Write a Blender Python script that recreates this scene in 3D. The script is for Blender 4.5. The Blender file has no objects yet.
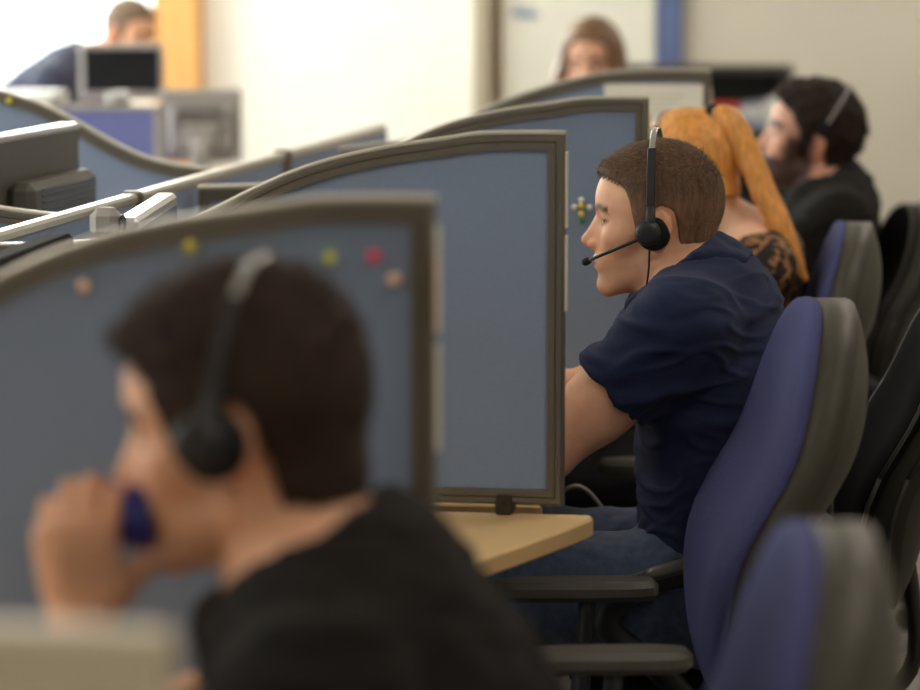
import bpy, math, random
import numpy as np
from mathutils import Vector, Matrix, Euler

R = math.radians
scene = bpy.context.scene
COL = scene.collection
rng = random.Random(7)
nrng = np.random.RandomState(11)

# ------------------------------------------------------------------ linking
def tag(o, label=None, cat=None, group=None, kind=None):
    if label: o['label'] = label
    if cat: o['category'] = cat
    if group: o['group'] = group
    if kind: o['kind'] = kind
    return o

def empty(name, loc=(0, 0, 0), rz=0.0, label=None, cat=None, group=None):
    o = bpy.data.objects.new(name, None)
    o.empty_display_size = 0.1
    COL.objects.link(o)
    o.location = loc
    o.rotation_euler = (0, 0, rz)
    return tag(o, label, cat, group)

def link(name, me, parent=None, mat=None):
    o = bpy.data.objects.new(name, me)
    COL.objects.link(o)
    if parent is not None: o.parent = parent
    if mat is not None:
        me.materials.clear(); me.materials.append(mat)
    return o

def copy_tree(o, parent=None):
    c = o.copy()
    COL.objects.link(c)
    if parent is not None: c.parent = parent
    for ch in list(o.children):
        copy_tree(ch, c)
    return c

def pydata(verts, faces, smooth=False):
    me = bpy.data.meshes.new('mesh')
    me.from_pydata([tuple(map(float, v)) for v in verts], [], [tuple(int(i) for i in f) for f in faces])
    me.update()
    if smooth:
        me.polygons.foreach_set('use_smooth', np.ones(len(me.polygons), bool))
    return me

# ------------------------------------------------------------------ mesh builder
class MB:
    """Collects shapes, links them as one mesh object."""
    def __init__(s): s.v = []; s.f = []; s.sm = []
    def add(s, vs, fs, smooth=False):
        b = len(s.v)
        s.v += [tuple(map(float, v)) for v in vs]
        s.f += [tuple(int(i) + b for i in f) for f in fs]
        s.sm += [smooth] * len(fs)
        return s
    def box(s, c, size, bevel=0.004, rot=None):
        """box with chamfered edges"""
        hx, hy, hz = [d / 2 for d in size]
        b = min(bevel, hx * .9, hy * .9, hz * .9)
        vs = []; idx = {}
        for sx in (-1, 1):
            for sy in (-1, 1):
                for sz in (-1, 1):
                    for ax in range(3):
                        p = [sx * (hx - b), sy * (hy - b), sz * (hz - b)]
                        p[ax] = (sx * hx, sy * hy, sz * hz)[ax]
                        idx[(sx, sy, sz, ax)] = len(vs); vs.append(p)
        fs = []
        S = (-1, 1)
        for ax in range(3):
            o1, o2 = [(1, 2), (0, 2), (0, 1)][ax]
            for sg in S:
                loop = []
                for a, bb in ((-1, -1), (1, -1), (1, 1), (-1, 1)):
                    k = [0, 0, 0]; k[ax] = sg; k[o1] = a; k[o2] = bb
                    loop.append(idx[(k[0], k[1], k[2], ax)])
                fs.append(loop)
            for a in S:
                for bb in S:
                    lp = []
                    for t, axs in ((-1, o1), (1, o1), (1, o2), (-1, o2)):
                        k = [0, 0, 0]; k[ax] = t; k[o1] = a; k[o2] = bb
                        lp.append(idx[(k[0], k[1], k[2], axs)])
                    fs.append(lp)
        for sx in S:
            for sy in S:
                for sz in S:
                    fs.append([idx[(sx, sy, sz, a)] for a in range(3)])
        M = rot.to_matrix() if isinstance(rot, Euler) else (rot if rot is not None else Matrix.Identity(3))
        out = [tuple(M @ Vector(p) + Vector(c)) for p in vs]
        # fix orientation
        cen = Vector(c)
        ff = []
        for f in fs:
            q = [Vector(out[i]) for i in f]
            n = (q[1] - q[0]).cross(q[2] - q[0])
            m = sum(q, Vector()) / len(q) - cen
            ff.append(f if n.dot(m) >= 0 else f[::-1])
        return s.add(out, ff)
    def tube(s, pts, rad, n=12, caps=True, flat=1.0, up=None):
        """round tube along a polyline; rad number or list; flat squashes along the frame normal"""
        P = [Vector(p) for p in pts]
        rr = rad if isinstance(rad, (list, tuple)) else [rad] * len(P)
        vs = []; fs = []
        nrm = None
        for i, p in enumerate(P):
            t = (P[min(i + 1, len(P) - 1)] - P[max(i - 1, 0)]).normalized()
            if nrm is None:
                a = Vector(up) if up is not None else (Vector((0, 0, 1)) if abs(t.z) < .9 else Vector((1, 0, 0)))
                nrm = (a - t * a.dot(t)).normalized()
            else:
                nrm = (nrm - t * nrm.dot(t)).normalized()
            bn = t.cross(nrm)
            for k in range(n):
                th = 2 * math.pi * k / n
                vs.append(p + (nrm * math.sin(th) * flat + bn * math.cos(th)) * rr[i])
        for i in range(len(P) - 1):
            for k in range(n):
                a = i * n + k; b = i * n + (k + 1) % n
                fs.append((a, b, b + n, a + n))
        if caps:
            fs.append(tuple(range(n - 1, -1, -1)))
            fs.append(tuple(range((len(P) - 1) * n, len(P) * n)))
        return s.add(vs, fs, True)
    def lathe(s, prof, n=28, M=None):
        """profile of (r, z) revolved about z, transformed by 4x4 M"""
        vs = []; fs = []
        M = M if M is not None else Matrix.Identity(4)
        for r, z in prof:
            for k in range(n):
                th = 2 * math.pi * k / n
                vs.append(M @ Vector((r * math.cos(th), r * math.sin(th), z)))
        for i in range(len(prof) - 1):
            for k in range(n):
                a = i * n + k; b = i * n + (k + 1) % n
                fs.append((a, b, b + n, a + n))
        fs.append(tuple(range(n - 1, -1, -1)))
        fs.append(tuple(range((len(prof) - 1) * n, len(prof) * n)))
        return s.add(vs, fs, True)
    def prism(s, outline, z0, z1, bevel=0.003, mapf=None):
        """outline: ccw 2d points; extruded z0..z1 with small bevels"""
        n = len(outline)
        O = np.array(outline, float)
        inn = inset(O, bevel)
        L = [(inn, z0), (O, z0 + bevel), (O, z1 - bevel), (inn, z1)]
        vs = []; fs = []
        for q, z in L:
            for p in q:
                v = (p[0], p[1], z)
                vs.append(mapf(v) if mapf else v)
        for i in range(3):
            for k in range(n):
                a = i * n + k; b = i * n + (k + 1) % n
                fs.append((a, b, b + n, a + n))
        fs.append(tuple(range(n - 1, -1, -1)))
        fs.append(tuple(range(3 * n, 4 * n)))
        return s.add(vs, fs)
    def mesh(s):
        me = bpy.data.meshes.new('mesh')
        me.from_pydata(s.v, [], s.f)
        me.update()
        me.polygons.foreach_set('use_smooth', np.array(s.sm, bool))
        return me
    def build(s, name, mat, parent=None):
        me = s.mesh()
        o = link(name, me, parent, mat)
        return o

def inset(O, d):
    """inward offset of a closed ccw polyline with mitres"""
    prv = np.roll(O, 1, 0); nxt = np.roll(O, -1, 0)
    e1 = O - prv; e2 = nxt - O
    e1 /= np.linalg.norm(e1, axis=1, keepdims=True) + 1e-12
    e2 /= np.linalg.norm(e2, axis=1, keepdims=True) + 1e-12
    n1 = np.stack([-e1[:, 1], e1[:, 0]], 1); n2 = np.stack([-e2[:, 1], e2[:, 0]], 1)
    m = n1 + n2
    m /= np.linalg.norm(m, axis=1, keepdims=True) + 1e-12
    c = np.clip((m * n1).sum(1), .35, 1)
    return O + m * (d / c)[:, None]

def spline(pts, n):
    """Catmull-Rom through pts (any dimension), n samples"""
    P = np.array(pts, float)
    Q = np.vstack([2 * P[0] - P[1], P, 2 * P[-1] - P[-2]])
    out = []
    m = len(P) - 1
    for t in np.linspace(0, m - 1e-9, n):
        i = int(t); u = t - i
        p0, p1, p2, p3 = Q[i:i + 4]
        out.append(.5 * ((2 * p1) + (p2 - p0) * u + (2 * p0 - 5 * p1 + 4 * p2 - p3) * u * u + (3 * p1 - p0 - 3 * p2 + p3) * u ** 3))
    return np.array(out)

# ------------------------------------------------------------------ materials
def new_mat(name):
    m = bpy.data.materials.new(name); m.use_nodes = True
    nt = m.node_tree
    return m, nt, nt.nodes['Principled BSDF']

def s2l(c):
    return tuple((x / 12.92 if x <= .04045 else ((x + .055) / 1.055) ** 2.4) for x in [v / 255 for v in c]) + (1,)

def mat(name, rgb, rough=.5, metal=0.0, noise=None, bump=None, spec=.5, coat=0.0, sheen=0.0, emit=None, obj=True):
    """rgb in sRGB bytes; noise=(scale, amount, stretch); bump=(scale, strength, stretch)"""
    m, nt, b = new_mat(name)
    N = nt.nodes; L = nt.links
    b.inputs['Base Color'].default_value = s2l(rgb)
    b.inputs['Roughness'].default_value = rough
    b.inputs['Metallic'].default_value = metal
    b.inputs['Specular IOR Level'].default_value = spec
    b.inputs['Coat Weight'].default_value = coat
    b.inputs['Sheen Weight'].default_value = sheen
    tc = N.new('ShaderNodeTexCoord')
    def coords(st):
        mp = N.new('ShaderNodeMapping'); mp.inputs['Scale'].default_value = st
        L.new(tc.outputs['Object'], mp.inputs['Vector'])
        return mp.outputs['Vector']
    if noise:
        sc, amt, st = (list(noise) + [(1, 1, 1)])[:3]
        tx = N.new('ShaderNodeTexNoise'); tx.inputs['Scale'].default_value = sc; tx.inputs['Detail'].default_value = 4
        L.new(coords(st), tx.inputs['Vector'])
        mx = N.new('ShaderNodeMix'); mx.data_type = 'RGBA'
        c = np.array(s2l(rgb)[:3])
        mx.inputs[6].default_value = tuple(c * (1 - amt)) + (1,)
        mx.inputs[7].default_value = tuple(np.clip(c * (1 + amt), 0, 1)) + (1,)
        rmp = N.new('ShaderNodeMapRange'); rmp.inputs[1].default_value = .3; rmp.inputs[2].default_value = .7
        L.new(tx.outputs['Fac'], rmp.inputs[0])
        L.new(rmp.outputs[0], mx.inputs[0])
        L.new(mx.outputs[2], b.inputs['Base Color'])
    if bump:
        sc, amt, st = (list(bump) + [(1, 1, 1)])[:3]
        tx = N.new('ShaderNodeTexNoise'); tx.inputs['Scale'].default_value = sc; tx.inputs['Detail'].default_value = 3
        L.new(coords(st), tx.inputs['Vector'])
        bp = N.new('ShaderNodeBump'); bp.inputs['Strength'].default_value = amt; bp.inputs['Distance'].default_value = .002
        L.new(tx.outputs['Fac'], bp.inputs['Height'])
        L.new(bp.outputs['Normal'], b.inputs['Normal'])
    if emit:
        b.inputs['Emission Color'].default_value = s2l(emit[0]); b.inputs['Emission Strength'].default_value = emit[1]
    return m

def mat_vcol(name, rough=.5, spec=.4, sss=0.0, sheen=0.0, bump=None, tint_noise=None):
    """material that reads the mesh attribute Col (the thing's own colours)"""
    m, nt, b = new_mat(name)
    N = nt.nodes; L = nt.links
    at = N.new('ShaderNodeAttribute'); at.attribute_name = 'Col'
    src = at.outputs['Color']
    tc = N.new('ShaderNodeTexCoord')
    if tint_noise:
        tx = N.new('ShaderNodeTexNoise'); tx.inputs['Scale'].default_value = tint_noise[0]; tx.inputs['Detail'].default_value = 3
        mp = N.new('ShaderNodeMapping'); mp.inputs['Scale'].default_value = tint_noise[2]
        L.new(tc.outputs['Object'], mp.inputs['Vector']); L.new(mp.outputs['Vector'], tx.inputs['Vector'])
        mr = N.new('ShaderNodeMapRange'); mr.inputs[1].default_value = .25; mr.inputs[2].default_value = .75
        mr.inputs[3].default_value = 1 - tint_noise[1]; mr.inputs[4].default_value = 1 + tint_noise[1]
        L.new(tx.outputs['Fac'], mr.inputs[0])
        vm = N.new('ShaderNodeVectorMath'); vm.operation = 'SCALE'
        L.new(src, vm.inputs[0]); L.new(mr.outputs[0], vm.inputs[3])
        src = vm.outputs[0]
    L.new(src, b.inputs['Base Color'])
    b.inputs['Roughness'].default_value = rough
    b.inputs['Specular IOR Level'].default_value = spec
    b.inputs['Sheen Weight'].default_value = sheen
    if sss:
        b.inputs['Subsurface Weight'].default_value = sss
        b.inputs['Subsurface Radius'].default_value = (.012, .004, .002)
        b.inputs['Subsurface Scale'].default_value = .6
    if bump:
        tx = N.new('ShaderNodeTexNoise'); tx.inputs['Scale'].default_value = bump[0]; tx.inputs['Detail'].default_value = 4
        mp = N.new('ShaderNodeMapping'); mp.inputs['Scale'].default_value = bump[2] if len(bump) > 2 else (1, 1, 1)
        L.new(tc.outputs['Object'], mp.inputs['Vector']); L.new(mp.outputs['Vector'], tx.inputs['Vector'])
        bp = N.new('ShaderNodeBump'); bp.inputs['Strength'].default_value = bump[1]; bp.inputs['Distance'].default_value = .002
        L.new(tx.outputs['Fac'], bp.inputs['Height']); L.new(bp.outputs['Normal'], b.inputs['Normal'])
    return m

def glass_mat(name):
    m = bpy.data.materials.new(name); m.use_nodes = True
    nt = m.node_tree; N = nt.nodes; L = nt.links
    N.clear()
    out = N.new('ShaderNodeOutputMaterial'); mx = N.new('ShaderNodeMixShader')
    tr = N.new('ShaderNodeBsdfTransparent'); gl = N.new('ShaderNodeBsdfGlossy')
    gl.inputs['Roughness'].default_value = .02
    fr = N.new('ShaderNodeFresnel'); fr.inputs['IOR'].default_value = 1.45
    ge = N.new('ShaderNodeNewGeometry'); iv = N.new('ShaderNodeMath'); iv.operation = 'SUBTRACT'; iv.inputs[0].default_value = 1.0
    L.new(ge.outputs['Backfacing'], iv.inputs[1])
    mu = N.new('ShaderNodeMath'); mu.operation = 'MULTIPLY'; L.new(fr.outputs[0], mu.inputs[0]); L.new(iv.outputs[0], mu.inputs[1])
    L.new(mu.outputs[0], mx.inputs[0]); L.new(tr.outputs[0], mx.inputs[1]); L.new(gl.outputs[0], mx.inputs[2])
    L.new(mx.outputs[0], out.inputs['Surface'])
    return m

M = {}
M['fabric_blue'] = mat('screen_fabric_blue', (130, 146, 172), .95, noise=(260, .035), bump=(700, .25), spec=.2)
M['fabric_lilac'] = mat('screen_fabric_lilac', (114, 120, 174), .95, noise=(260, .08), bump=(700, .25), spec=.2)
M['trim'] = mat('screen_trim_taupe', (106, 101, 90), .36, noise=(30, .05), metal=.35)
M['rail'] = mat('screen_rail_aluminium', (196, 192, 180), .34, metal=.5)
M['dark_grey'] = mat('dark_grey_plastic', (84, 80, 72), .5, noise=(40, .05))
M['matte_black'] = mat('matte_black_plastic', (34, 33, 33), .85, spec=.08)
M['rail_pale'] = mat('screen_rail_pale', (206, 196, 172), .5, noise=(20, .04))
M['edge_white'] = mat('white_edge_strip', (215, 212, 200), .4)
M['dark_metal'] = mat('clamp_dark_metal', (62, 58, 50), .4, metal=.5)
M['maple'] = mat('maple_laminate', (222, 188, 134), .42, noise=(9, .10, (1, .12, 1)))
M['maple_edge'] = mat('maple_edge_band', (206, 170, 118), .5, noise=(9, .08, (1, .3, 1)))
M['leg_metal'] = mat('desk_leg_grey', (92, 92, 92), .4, metal=.6)
M['chair_blue'] = mat('chair_fabric_blue', (72, 75, 116), .95, noise=(240, .12), bump=(500, .3), spec=.15)
M['chair_black'] = mat('chair_leather_black', (20, 18, 17), .85, noise=(40, .1), bump=(160, .25), spec=.03)
M['chair_shell'] = mat('chair_plastic_olive_grey', (62, 59, 48), .5, noise=(60, .06), spec=.35)
M['chair_shell_dark'] = mat('chair_plastic_dark', (44, 42, 37), .5, spec=.3)
M['chair_pipe'] = mat('chair_piping', (48, 46, 43), .5)
M['arm_pad'] = mat('arm_pad_grey', (74, 73, 66), .45, noise=(30, .05))
M['black_plastic'] = mat('black_plastic', (26, 26, 27), .55, noise=(60, .08))
M['black_gloss'] = mat('black_gloss_plastic', (18, 18, 19), .22)
M['black_foam'] = mat('black_foam', (22, 22, 23), .95, bump=(500, .6))
M['steel'] = mat('polished_steel', (205, 205, 205), .22, metal=.95)
M['silver'] = mat('silver_plastic', (192, 193, 190), .3, metal=.35)
M['grey_plastic'] = mat('grey_plastic', (162, 158, 152), .5, noise=(40, .05))
M['screen_black'] = mat('display_black', (20, 18, 17), .2)
M['wall_white'] = mat('paint_white', (244, 244, 236), .85, noise=(3, .015), bump=(120, .08))
M['wall_beige'] = mat('paint_beige', (208, 200, 184), .85, noise=(3, .02), bump=(120, .08))
M['ceiling'] = mat('ceiling_white', (225, 222, 214), .9, bump=(90, .15))
M['wood_orange'] = mat('oak_orange', (214, 160, 92), .5, noise=(5, .12, (6, 6, .4)))
M['blue_paint'] = mat('blue_paint', (92, 108, 152), .6, noise=(4, .03))
M['taupe_paint'] = mat('taupe_paint', (176, 164, 142), .7)
M['brown_trim'] = mat('brown_trim', (170, 128, 78), .55)
M['paper'] = mat('white_paper', (232, 230, 216), .85, noise=(6, .02))
M['paper_print'] = mat('grey_print', (200, 200, 190), .85)
M['blue_ink'] = mat('blue_ink', (110, 150, 196), .8)
M['shelf_black'] = mat('shelf_black_laminate', (44, 40, 36), .5, noise=(20, .08))
M['red_box'] = mat('red_card', (196, 62, 54), .6, noise=(20, .05))
M['lilac'] = mat('binder_lilac_grey', (146, 146, 160), .6, noise=(20, .05))
M['white_box'] = mat('white_card', (222, 222, 216), .6)
M['blue_cup'] = mat('blue_glazed_cup', (22, 28, 112), .3, noise=(30, .08))
M['denim'] = mat('denim_blue', (62, 76, 100), .9, noise=(70, .28), bump=(600, .35, (1, 1, 1)), sheen=.15)
M['dark_trousers'] = mat('dark_trousers', (36, 36, 42), .9, noise=(80, .12), bump=(400, .2))
M['shoe'] = mat('shoe_leather', (34, 30, 27), .4, bump=(100, .2))
M['sole'] = mat('shoe_sole', (60, 58, 55), .7)
M['glass'] = glass_mat('window_glass')
M['lamp_diffuser'] = mat('lamp_diffuser', (240, 240, 232), .6, emit=((255, 243, 230), 8.2))
M['lamp_frame'] = mat('lamp_frame_white', (220, 220, 216), .5)
for nm, c in (('peach', (236, 192, 160)), ('olive', (206, 196, 60)), ('yellow', (232, 210, 64)), ('pink', (226, 56, 96)), ('white', (226, 226, 220)), ('green', (52, 128, 74)), ('lime', (198, 206, 66))):
    M['pin_' + nm] = mat('pin_' + nm, c, .35)

# carpet tiles
def carpet_mat():
    m, nt, b = new_mat('carpet_tiles')
    N = nt.nodes; L = nt.links
    tc = N.new('ShaderNodeTexCoord')
    br = N.new('ShaderNodeTexBrick')
    br.offset = .5; br.inputs['Scale'].default_value = 2.0
    br.inputs['Mortar Size'].default_value = .0
    br.inputs['Color1'].default_value = s2l((112, 108, 104)); br.inputs['Color2'].default_value = s2l((146, 140, 132))
    br.inputs['Brick Width'].default_value = .5; br.inputs['Row Height'].default_value = .5
    L.new(tc.outputs['Object'], br.inputs['Vector'])
    n1 = N.new('ShaderNodeTexNoise'); n1.inputs['Scale'].default_value = 160; n1.inputs['Detail'].default_value = 5
    L.new(tc.outputs['Object'], n1.inputs['Vector'])
    # small blocky pattern woven into each tile
    mp = N.new('ShaderNodeMapping'); mp.inputs['Scale'].default_value = (14, 6, 1)
    vo = N.new('ShaderNodeTexVoronoi'); vo.distance = 'CHEBYCHEV'; vo.inputs['Scale'].default_value = 1.0
    L.new(tc.outputs['Object'], mp.inputs['Vector']); L.new(mp.outputs['Vector'], vo.inputs['Vector'])
    sep = N.new('ShaderNodeSeparateColor'); L.new(vo.outputs['Color'], sep.inputs[0])
    mr = N.new('ShaderNodeMapRange'); mr.inputs[3].default_value = .62; mr.inputs[4].default_value = 1.25
    L.new(sep.outputs[0], mr.inputs[0])
    mr2 = N.new('ShaderNodeMapRange'); mr2.inputs[1].default_value = .3; mr2.inputs[2].default_value = .7; mr2.inputs[3].default_value = .8; mr2.inputs[4].default_value = 1.15
    L.new(n1.outputs['Fac'], mr2.inputs[0])
    mu = N.new('ShaderNodeMath'); mu.operation = 'MULTIPLY'; L.new(mr.outputs[0], mu.inputs[0]); L.new(mr2.outputs[0], mu.inputs[1])
    vm = N.new('ShaderNodeVectorMath'); vm.operation = 'SCALE'
    L.new(br.outputs['Color'], vm.inputs[0]); L.new(mu.outputs[0], vm.inputs[3])
    L.new(vm.outputs[0], b.inputs['Base Color'])
    b.inputs['Roughness'].default_value = .97
    bp = N.new('ShaderNodeBump'); bp.inputs['Strength'].default_value = .4; bp.inputs['Distance'].default_value = .004
    L.new(n1.outputs['Fac'], bp.inputs['Height']); L.new(bp.outputs['Normal'], b.inputs['Normal'])
    return m
M['carpet'] = carpet_mat()

def lace_mat():
    m, nt, b = new_mat('black_lace')
    N = nt.nodes; L = nt.links
    tc = N.new('ShaderNodeTexCoord')
    vo = N.new('ShaderNodeTexNoise'); vo.inputs['Scale'].default_value = 62; vo.inputs['Detail'].default_value = 2
    L.new(tc.outputs['Object'], vo.inputs['Vector'])
    rp = N.new('ShaderNodeValToRGB')
    rp.color_ramp.elements[0].position = .5; rp.color_ramp.elements[0].color = s2l((24, 20, 18))
    rp.color_ramp.elements[1].position = .58; rp.color_ramp.elements[1].color = s2l((150, 104, 62))
    L.new(vo.outputs['Fac'], rp.inputs[0]); L.new(rp.outputs[0], b.inputs['Base Color'])
    b.inputs['Roughness'].default_value = .8
    return m
M['lace'] = lace_mat()

# ------------------------------------------------------------------ implicit-surface modelling for bodies
BIG = 1.0
def rotm(pitch=0, yaw=0, roll=0):
    """local frame: x forward, y left, z up.  pitch>0 looks down, yaw>0 turns left, roll>0 tips to the right"""
    cp, sp = math.cos(pitch), math.sin(pitch)
    cy, sy = math.cos(yaw), math.sin(yaw)
    cr, sr = math.cos(roll), math.sin(roll)
    Ry = np.array([[cp, 0, sp], [0, 1, 0], [-sp, 0, cp]])
    Rz = np.array([[cy, -sy, 0], [sy, cy, 0], [0, 0, 1]])
    Rx = np.array([[1, 0, 0], [0, cr, -sr], [0, sr, cr]])
    return Rz @ Ry @ Rx

class SDF:
    def __init__(s, lo, hi, h):
        s.h = h; s.lo = np.array(lo, float)
        s.n = np.ceil((np.array(hi) - s.lo) / h).astype(int) + 1
        s.d = np.full(tuple(s.n), BIG, np.float32)
    def win(s, lo, hi, pad):
        a = np.clip(np.floor((np.array(lo) - pad - s.lo) / s.h).astype(int), 0, s.n - 1)
        b = np.clip(np.ceil((np.array(hi) + pad - s.lo) / s.h).astype(int) + 1, 1, s.n)
        sl = tuple(slice(i, j) for i, j in zip(a, b))
        g = [((np.arange(i, j) * s.h) + l).astype(np.float32) for i, j, l in zip(a, b, s.lo)]
        X = g[0][:, None, None]; Y = g[1][None, :, None]; Z = g[2][None, None, :]
        return sl, X, Y, Z
    def add(s, prim, k=.01, op='u'):
        fn, lo, hi = prim
        if not np.all(np.isfinite(lo)): lo = s.lo; 
        sl, X, Y, Z = s.win(lo, hi, k + 4 * s.h)
        if min(x.stop - x.start for x in sl) < 1: return s
        b = fn(X, Y, Z); a = s.d[sl]
        if op == 'u':
            t = np.clip(.5 + .5 * (a - b) / k, 0, 1)
            s.d[sl] = a + (b - a) * t - k * t * (1 - t)
        elif op == 's':
            t = np.clip(.5 - .5 * (a + b) / k, 0, 1)
            s.d[sl] = a + (-b - a) * t + k * t * (1 - t)
        return s
    def cut(s, fn):
        """keep where fn<0, over the whole grid"""
        sl, X, Y, Z = s.win(s.lo, s.lo + s.n * s.h, 0)
        s.d = np.maximum(s.d, np.broadcast_to(fn(X, Y, Z), s.d.shape)).astype(np.float32)
        return s

class Frame:
    """rigid frame: local -> parent"""
    def __init__(s, c=(0, 0, 0), Rm=np.eye(3), sc=1.0):
        s.c = np.array(c, float); s.R = Rm; s.sc = sc
    def p(s, q): return s.c + s.R @ (np.array(q, float) * s.sc)
    def inv(s, X, Y, Z):
        x = X - s.c[0]; y = Y - s.c[1]; z = Z - s.c[2]
        Rt = s.R.T / s.sc
        return tuple(Rt[i, 0] * x + Rt[i, 1] * y + Rt[i, 2] * z for i in range(3))
    def invp(s, P): return ((P - s.c) @ s.R) / s.sc

ID = Frame()
def ell(c, r, F=ID, Rm=None):
    c = np.array(c, float); r = np.array(r, float)
    ctr = F.p(c); m = max(r) * F.sc
    def fn(X, Y, Z):
        x, y, z = F.inv(X, Y, Z)
        x = x - c[0]; y = y - c[1]; z = z - c[2]
        if Rm is not None:
            T = Rm.T
            x, y, z = (T[i, 0] * x + T[i, 1] * y + T[i, 2] * z for i in range(3))
        k0 = np.sqrt((x / r[0]) ** 2 + (y / r[1]) ** 2 + (z / r[2]) ** 2)
        k1 = np.sqrt((x / r[0] ** 2) ** 2 + (y / r[1] ** 2) ** 2 + (z / r[2] ** 2) ** 2) + 1e-9
        return k0 * (k0 - 1) / k1 * F.sc
    return fn, ctr - m, ctr + m

def cone(a, b, ra, rb, F=ID, cap=None):
    """round cone; cap = (point, direction): flat end there"""
    a = F.p(a); b = F.p(b); ra *= F.sc; rb *= F.sc
    ba = b - a; L2 = float(ba @ ba) + 1e-12
    def fn(X, Y, Z):
        px = X - a[0]; py = Y - a[1]; pz = Z - a[2]
        t = np.clip((px * ba[0] + py * ba[1] + pz * ba[2]) / L2, 0, 1)
        d = np.sqrt((px - t * ba[0]) ** 2 + (py - t * ba[1]) ** 2 + (pz - t * ba[2]) ** 2) - (ra + (rb - ra) * t)
        if cap is not None:
            q, n = np.array(cap[0], float), np.array(cap[1], float); n = n / np.linalg.norm(n)
            d = np.maximum(d, (X - q[0]) * n[0] + (Y - q[1]) * n[1] + (Z - q[2]) * n[2])
        return d
    m = max(ra, rb)
    return fn, np.minimum(a, b) - m, np.maximum(a, b) + m

def loft(pts, ra, rb, side=(0, 1, 0), F=ID, p=2.0, n=14):
    """elliptical sweep: ra along side, rb across; smooth along pts"""
    C = spline(pts, n); C = np.array([F.p(q) for q in C])
    A = spline(np.array(ra)[:, None], n)[:, 0] * F.sc; B = spline(np.array(rb)[:, None], n)[:, 0] * F.sc
    sd = F.R @ np.array(side, float)
    def fn(X, Y, Z):
        best = None
        for i in range(n - 1):
            a, b = C[i], C[i + 1]; ba = b - a; L = np.linalg.norm(ba); t_ = ba / L
            s_ = sd - t_ * (sd @ t_); s_ /= np.linalg.norm(s_); n_ = np.cross(t_, s_)
            px = X - a[0]; py = Y - a[1]; pz = Z - a[2]
            w = px * t_[0] + py * t_[1] + pz * t_[2]
            u = px * s_[0] + py * s_[1] + pz * s_[2]; v = px * n_[0] + py * n_[1] + pz * n_[2]
            t = np.clip(w / L, 0, 1); o = np.abs(w - t * L)
            ea = A[i] + (A[i + 1] - A[i]) * t; eb = B[i] + (B[i + 1] - B[i]) * t
            m = np.minimum(ea, eb)
            d = ((np.abs(u) / ea) ** p + (np.abs(v) / eb) ** p + (o / m) ** p) ** (1 / p)
            d = (d - 1) * m
            best = d if best is None else np.minimum(best, d)
        return best
    m = max(A.max(), B.max())
    return fn, C.min(0) - m, C.max(0) + m

def poly2d(poly, x, z):
    """signed distance to a 2D polygon (negative inside)"""
    P = np.array(poly, np.float32); n = len(P)
    d = None; sgn = 1.0
    x, z = np.broadcast_arrays(x, z)
    inside = np.zeros(x.shape, bool)
    for i in range(n):
        a = P[i]; b = P[i - 1]
        ex, ez = b - a
        wx = x - a[0]; wz = z - a[1]
        t = np.clip((wx * ex + wz * ez) / (ex * ex + ez * ez + 1e-12), 0, 1)
        dd = (wx - t * ex) ** 2 + (wz - t * ez) ** 2
        d = dd if d is None else np.minimum(d, dd)
        c = ((a[1] > z) != (b[1] > z)) & (x < (b[0] - a[0]) * (z - a[1]) / (b[1] - a[1] + 1e-12) + a[0])
        inside ^= c
    d = np.sqrt(d)
    return np.where(inside, -d, d)

def surface_nets(S):
    d = S.d; nx, ny, nz = d.shape
    # close the border
    d[0], d[-1] = BIG, BIG; d[:, 0], d[:, -1] = BIG, BIG; d[:, :, 0], d[:, :, -1] = BIG, BIG
    sg = d < 0
    lin = lambda i, j, k: (i.astype(np.int64) * ny + j) * nz + k
    keys = []; pts = []; quads = []
    for ax in range(3):
        s0 = [slice(None)] * 3; s1 = [slice(None)] * 3
        s0[ax] = slice(0, -1); s1[ax] = slice(1, None)
        m = sg[tuple(s0)] != sg[tuple(s1)]
        I = np.array(np.nonzero(m))
        J = I.copy(); J[ax] += 1
        a = np.clip(d[tuple(I)], -S.h * 2, S.h * 2); b = np.clip(d[tuple(J)], -S.h * 2, S.h * 2)
        t = a / (a - b)
        P = I.astype(np.float64).T.copy(); P[:, ax] += t
        o1, o2 = (ax + 1) % 3, (ax + 2) % 3
        cells = []
        for e1, e2 in ((-1, -1), (0, -1), (0, 0), (-1, 0)):
            c = I.copy(); c[o1] += e1; c[o2] += e2
            cells.append(lin(*c)); keys.append(cells[-1]); pts.append(P)
        q = np.stack(cells, 1)
        neg = sg[tuple(I)]
        q[~neg] = q[~neg][:, ::-1]
        quads.append(q)
    K = np.concatenate(keys); PP = np.concatenate(pts)
    uk, inv = np.unique(K, return_inverse=True)
    cnt = np.bincount(inv)
    V = np.stack([np.bincount(inv, PP[:, i]) / cnt for i in range(3)], 1)
    Q = np.concatenate(quads)
    Q = np.searchsorted(uk, Q)
    return V * S.h + S.lo, Q

def smooth(V, Q, it=2, lam=.5, mu=-.52):
    E = np.concatenate([Q[:, [0, 1]], Q[:, [1, 2]], Q[:, [2, 3]], Q[:, [3, 0]]])
    a = np.concatenate([E[:, 0], E[:, 1]]); b = np.concatenate([E[:, 1], E[:, 0]])
    cnt = np.maximum(np.bincount(a, minlength=len(V)), 1)[:, None]
    for _ in range(it):
        for f in (lam, mu):
            A = np.stack([np.bincount(a, V[b, i], minlength=len(V)) for i in range(3)], 1) / cnt
            V = V + f * (A - V)
    return V

def normals(V, Q):
    n = np.cross(V[Q[:, 2]] - V[Q[:, 0]], V[Q[:, 3]] - V[Q[:, 1]])
    N = np.zeros_like(V)
    for i in range(4):
        for c in range(3):
            N[:, c] += np.bincount(Q[:, i], n[:, c], minlength=len(V))
    return N / (np.linalg.norm(N, axis=1, keepdims=True) + 1e-12)

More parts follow.
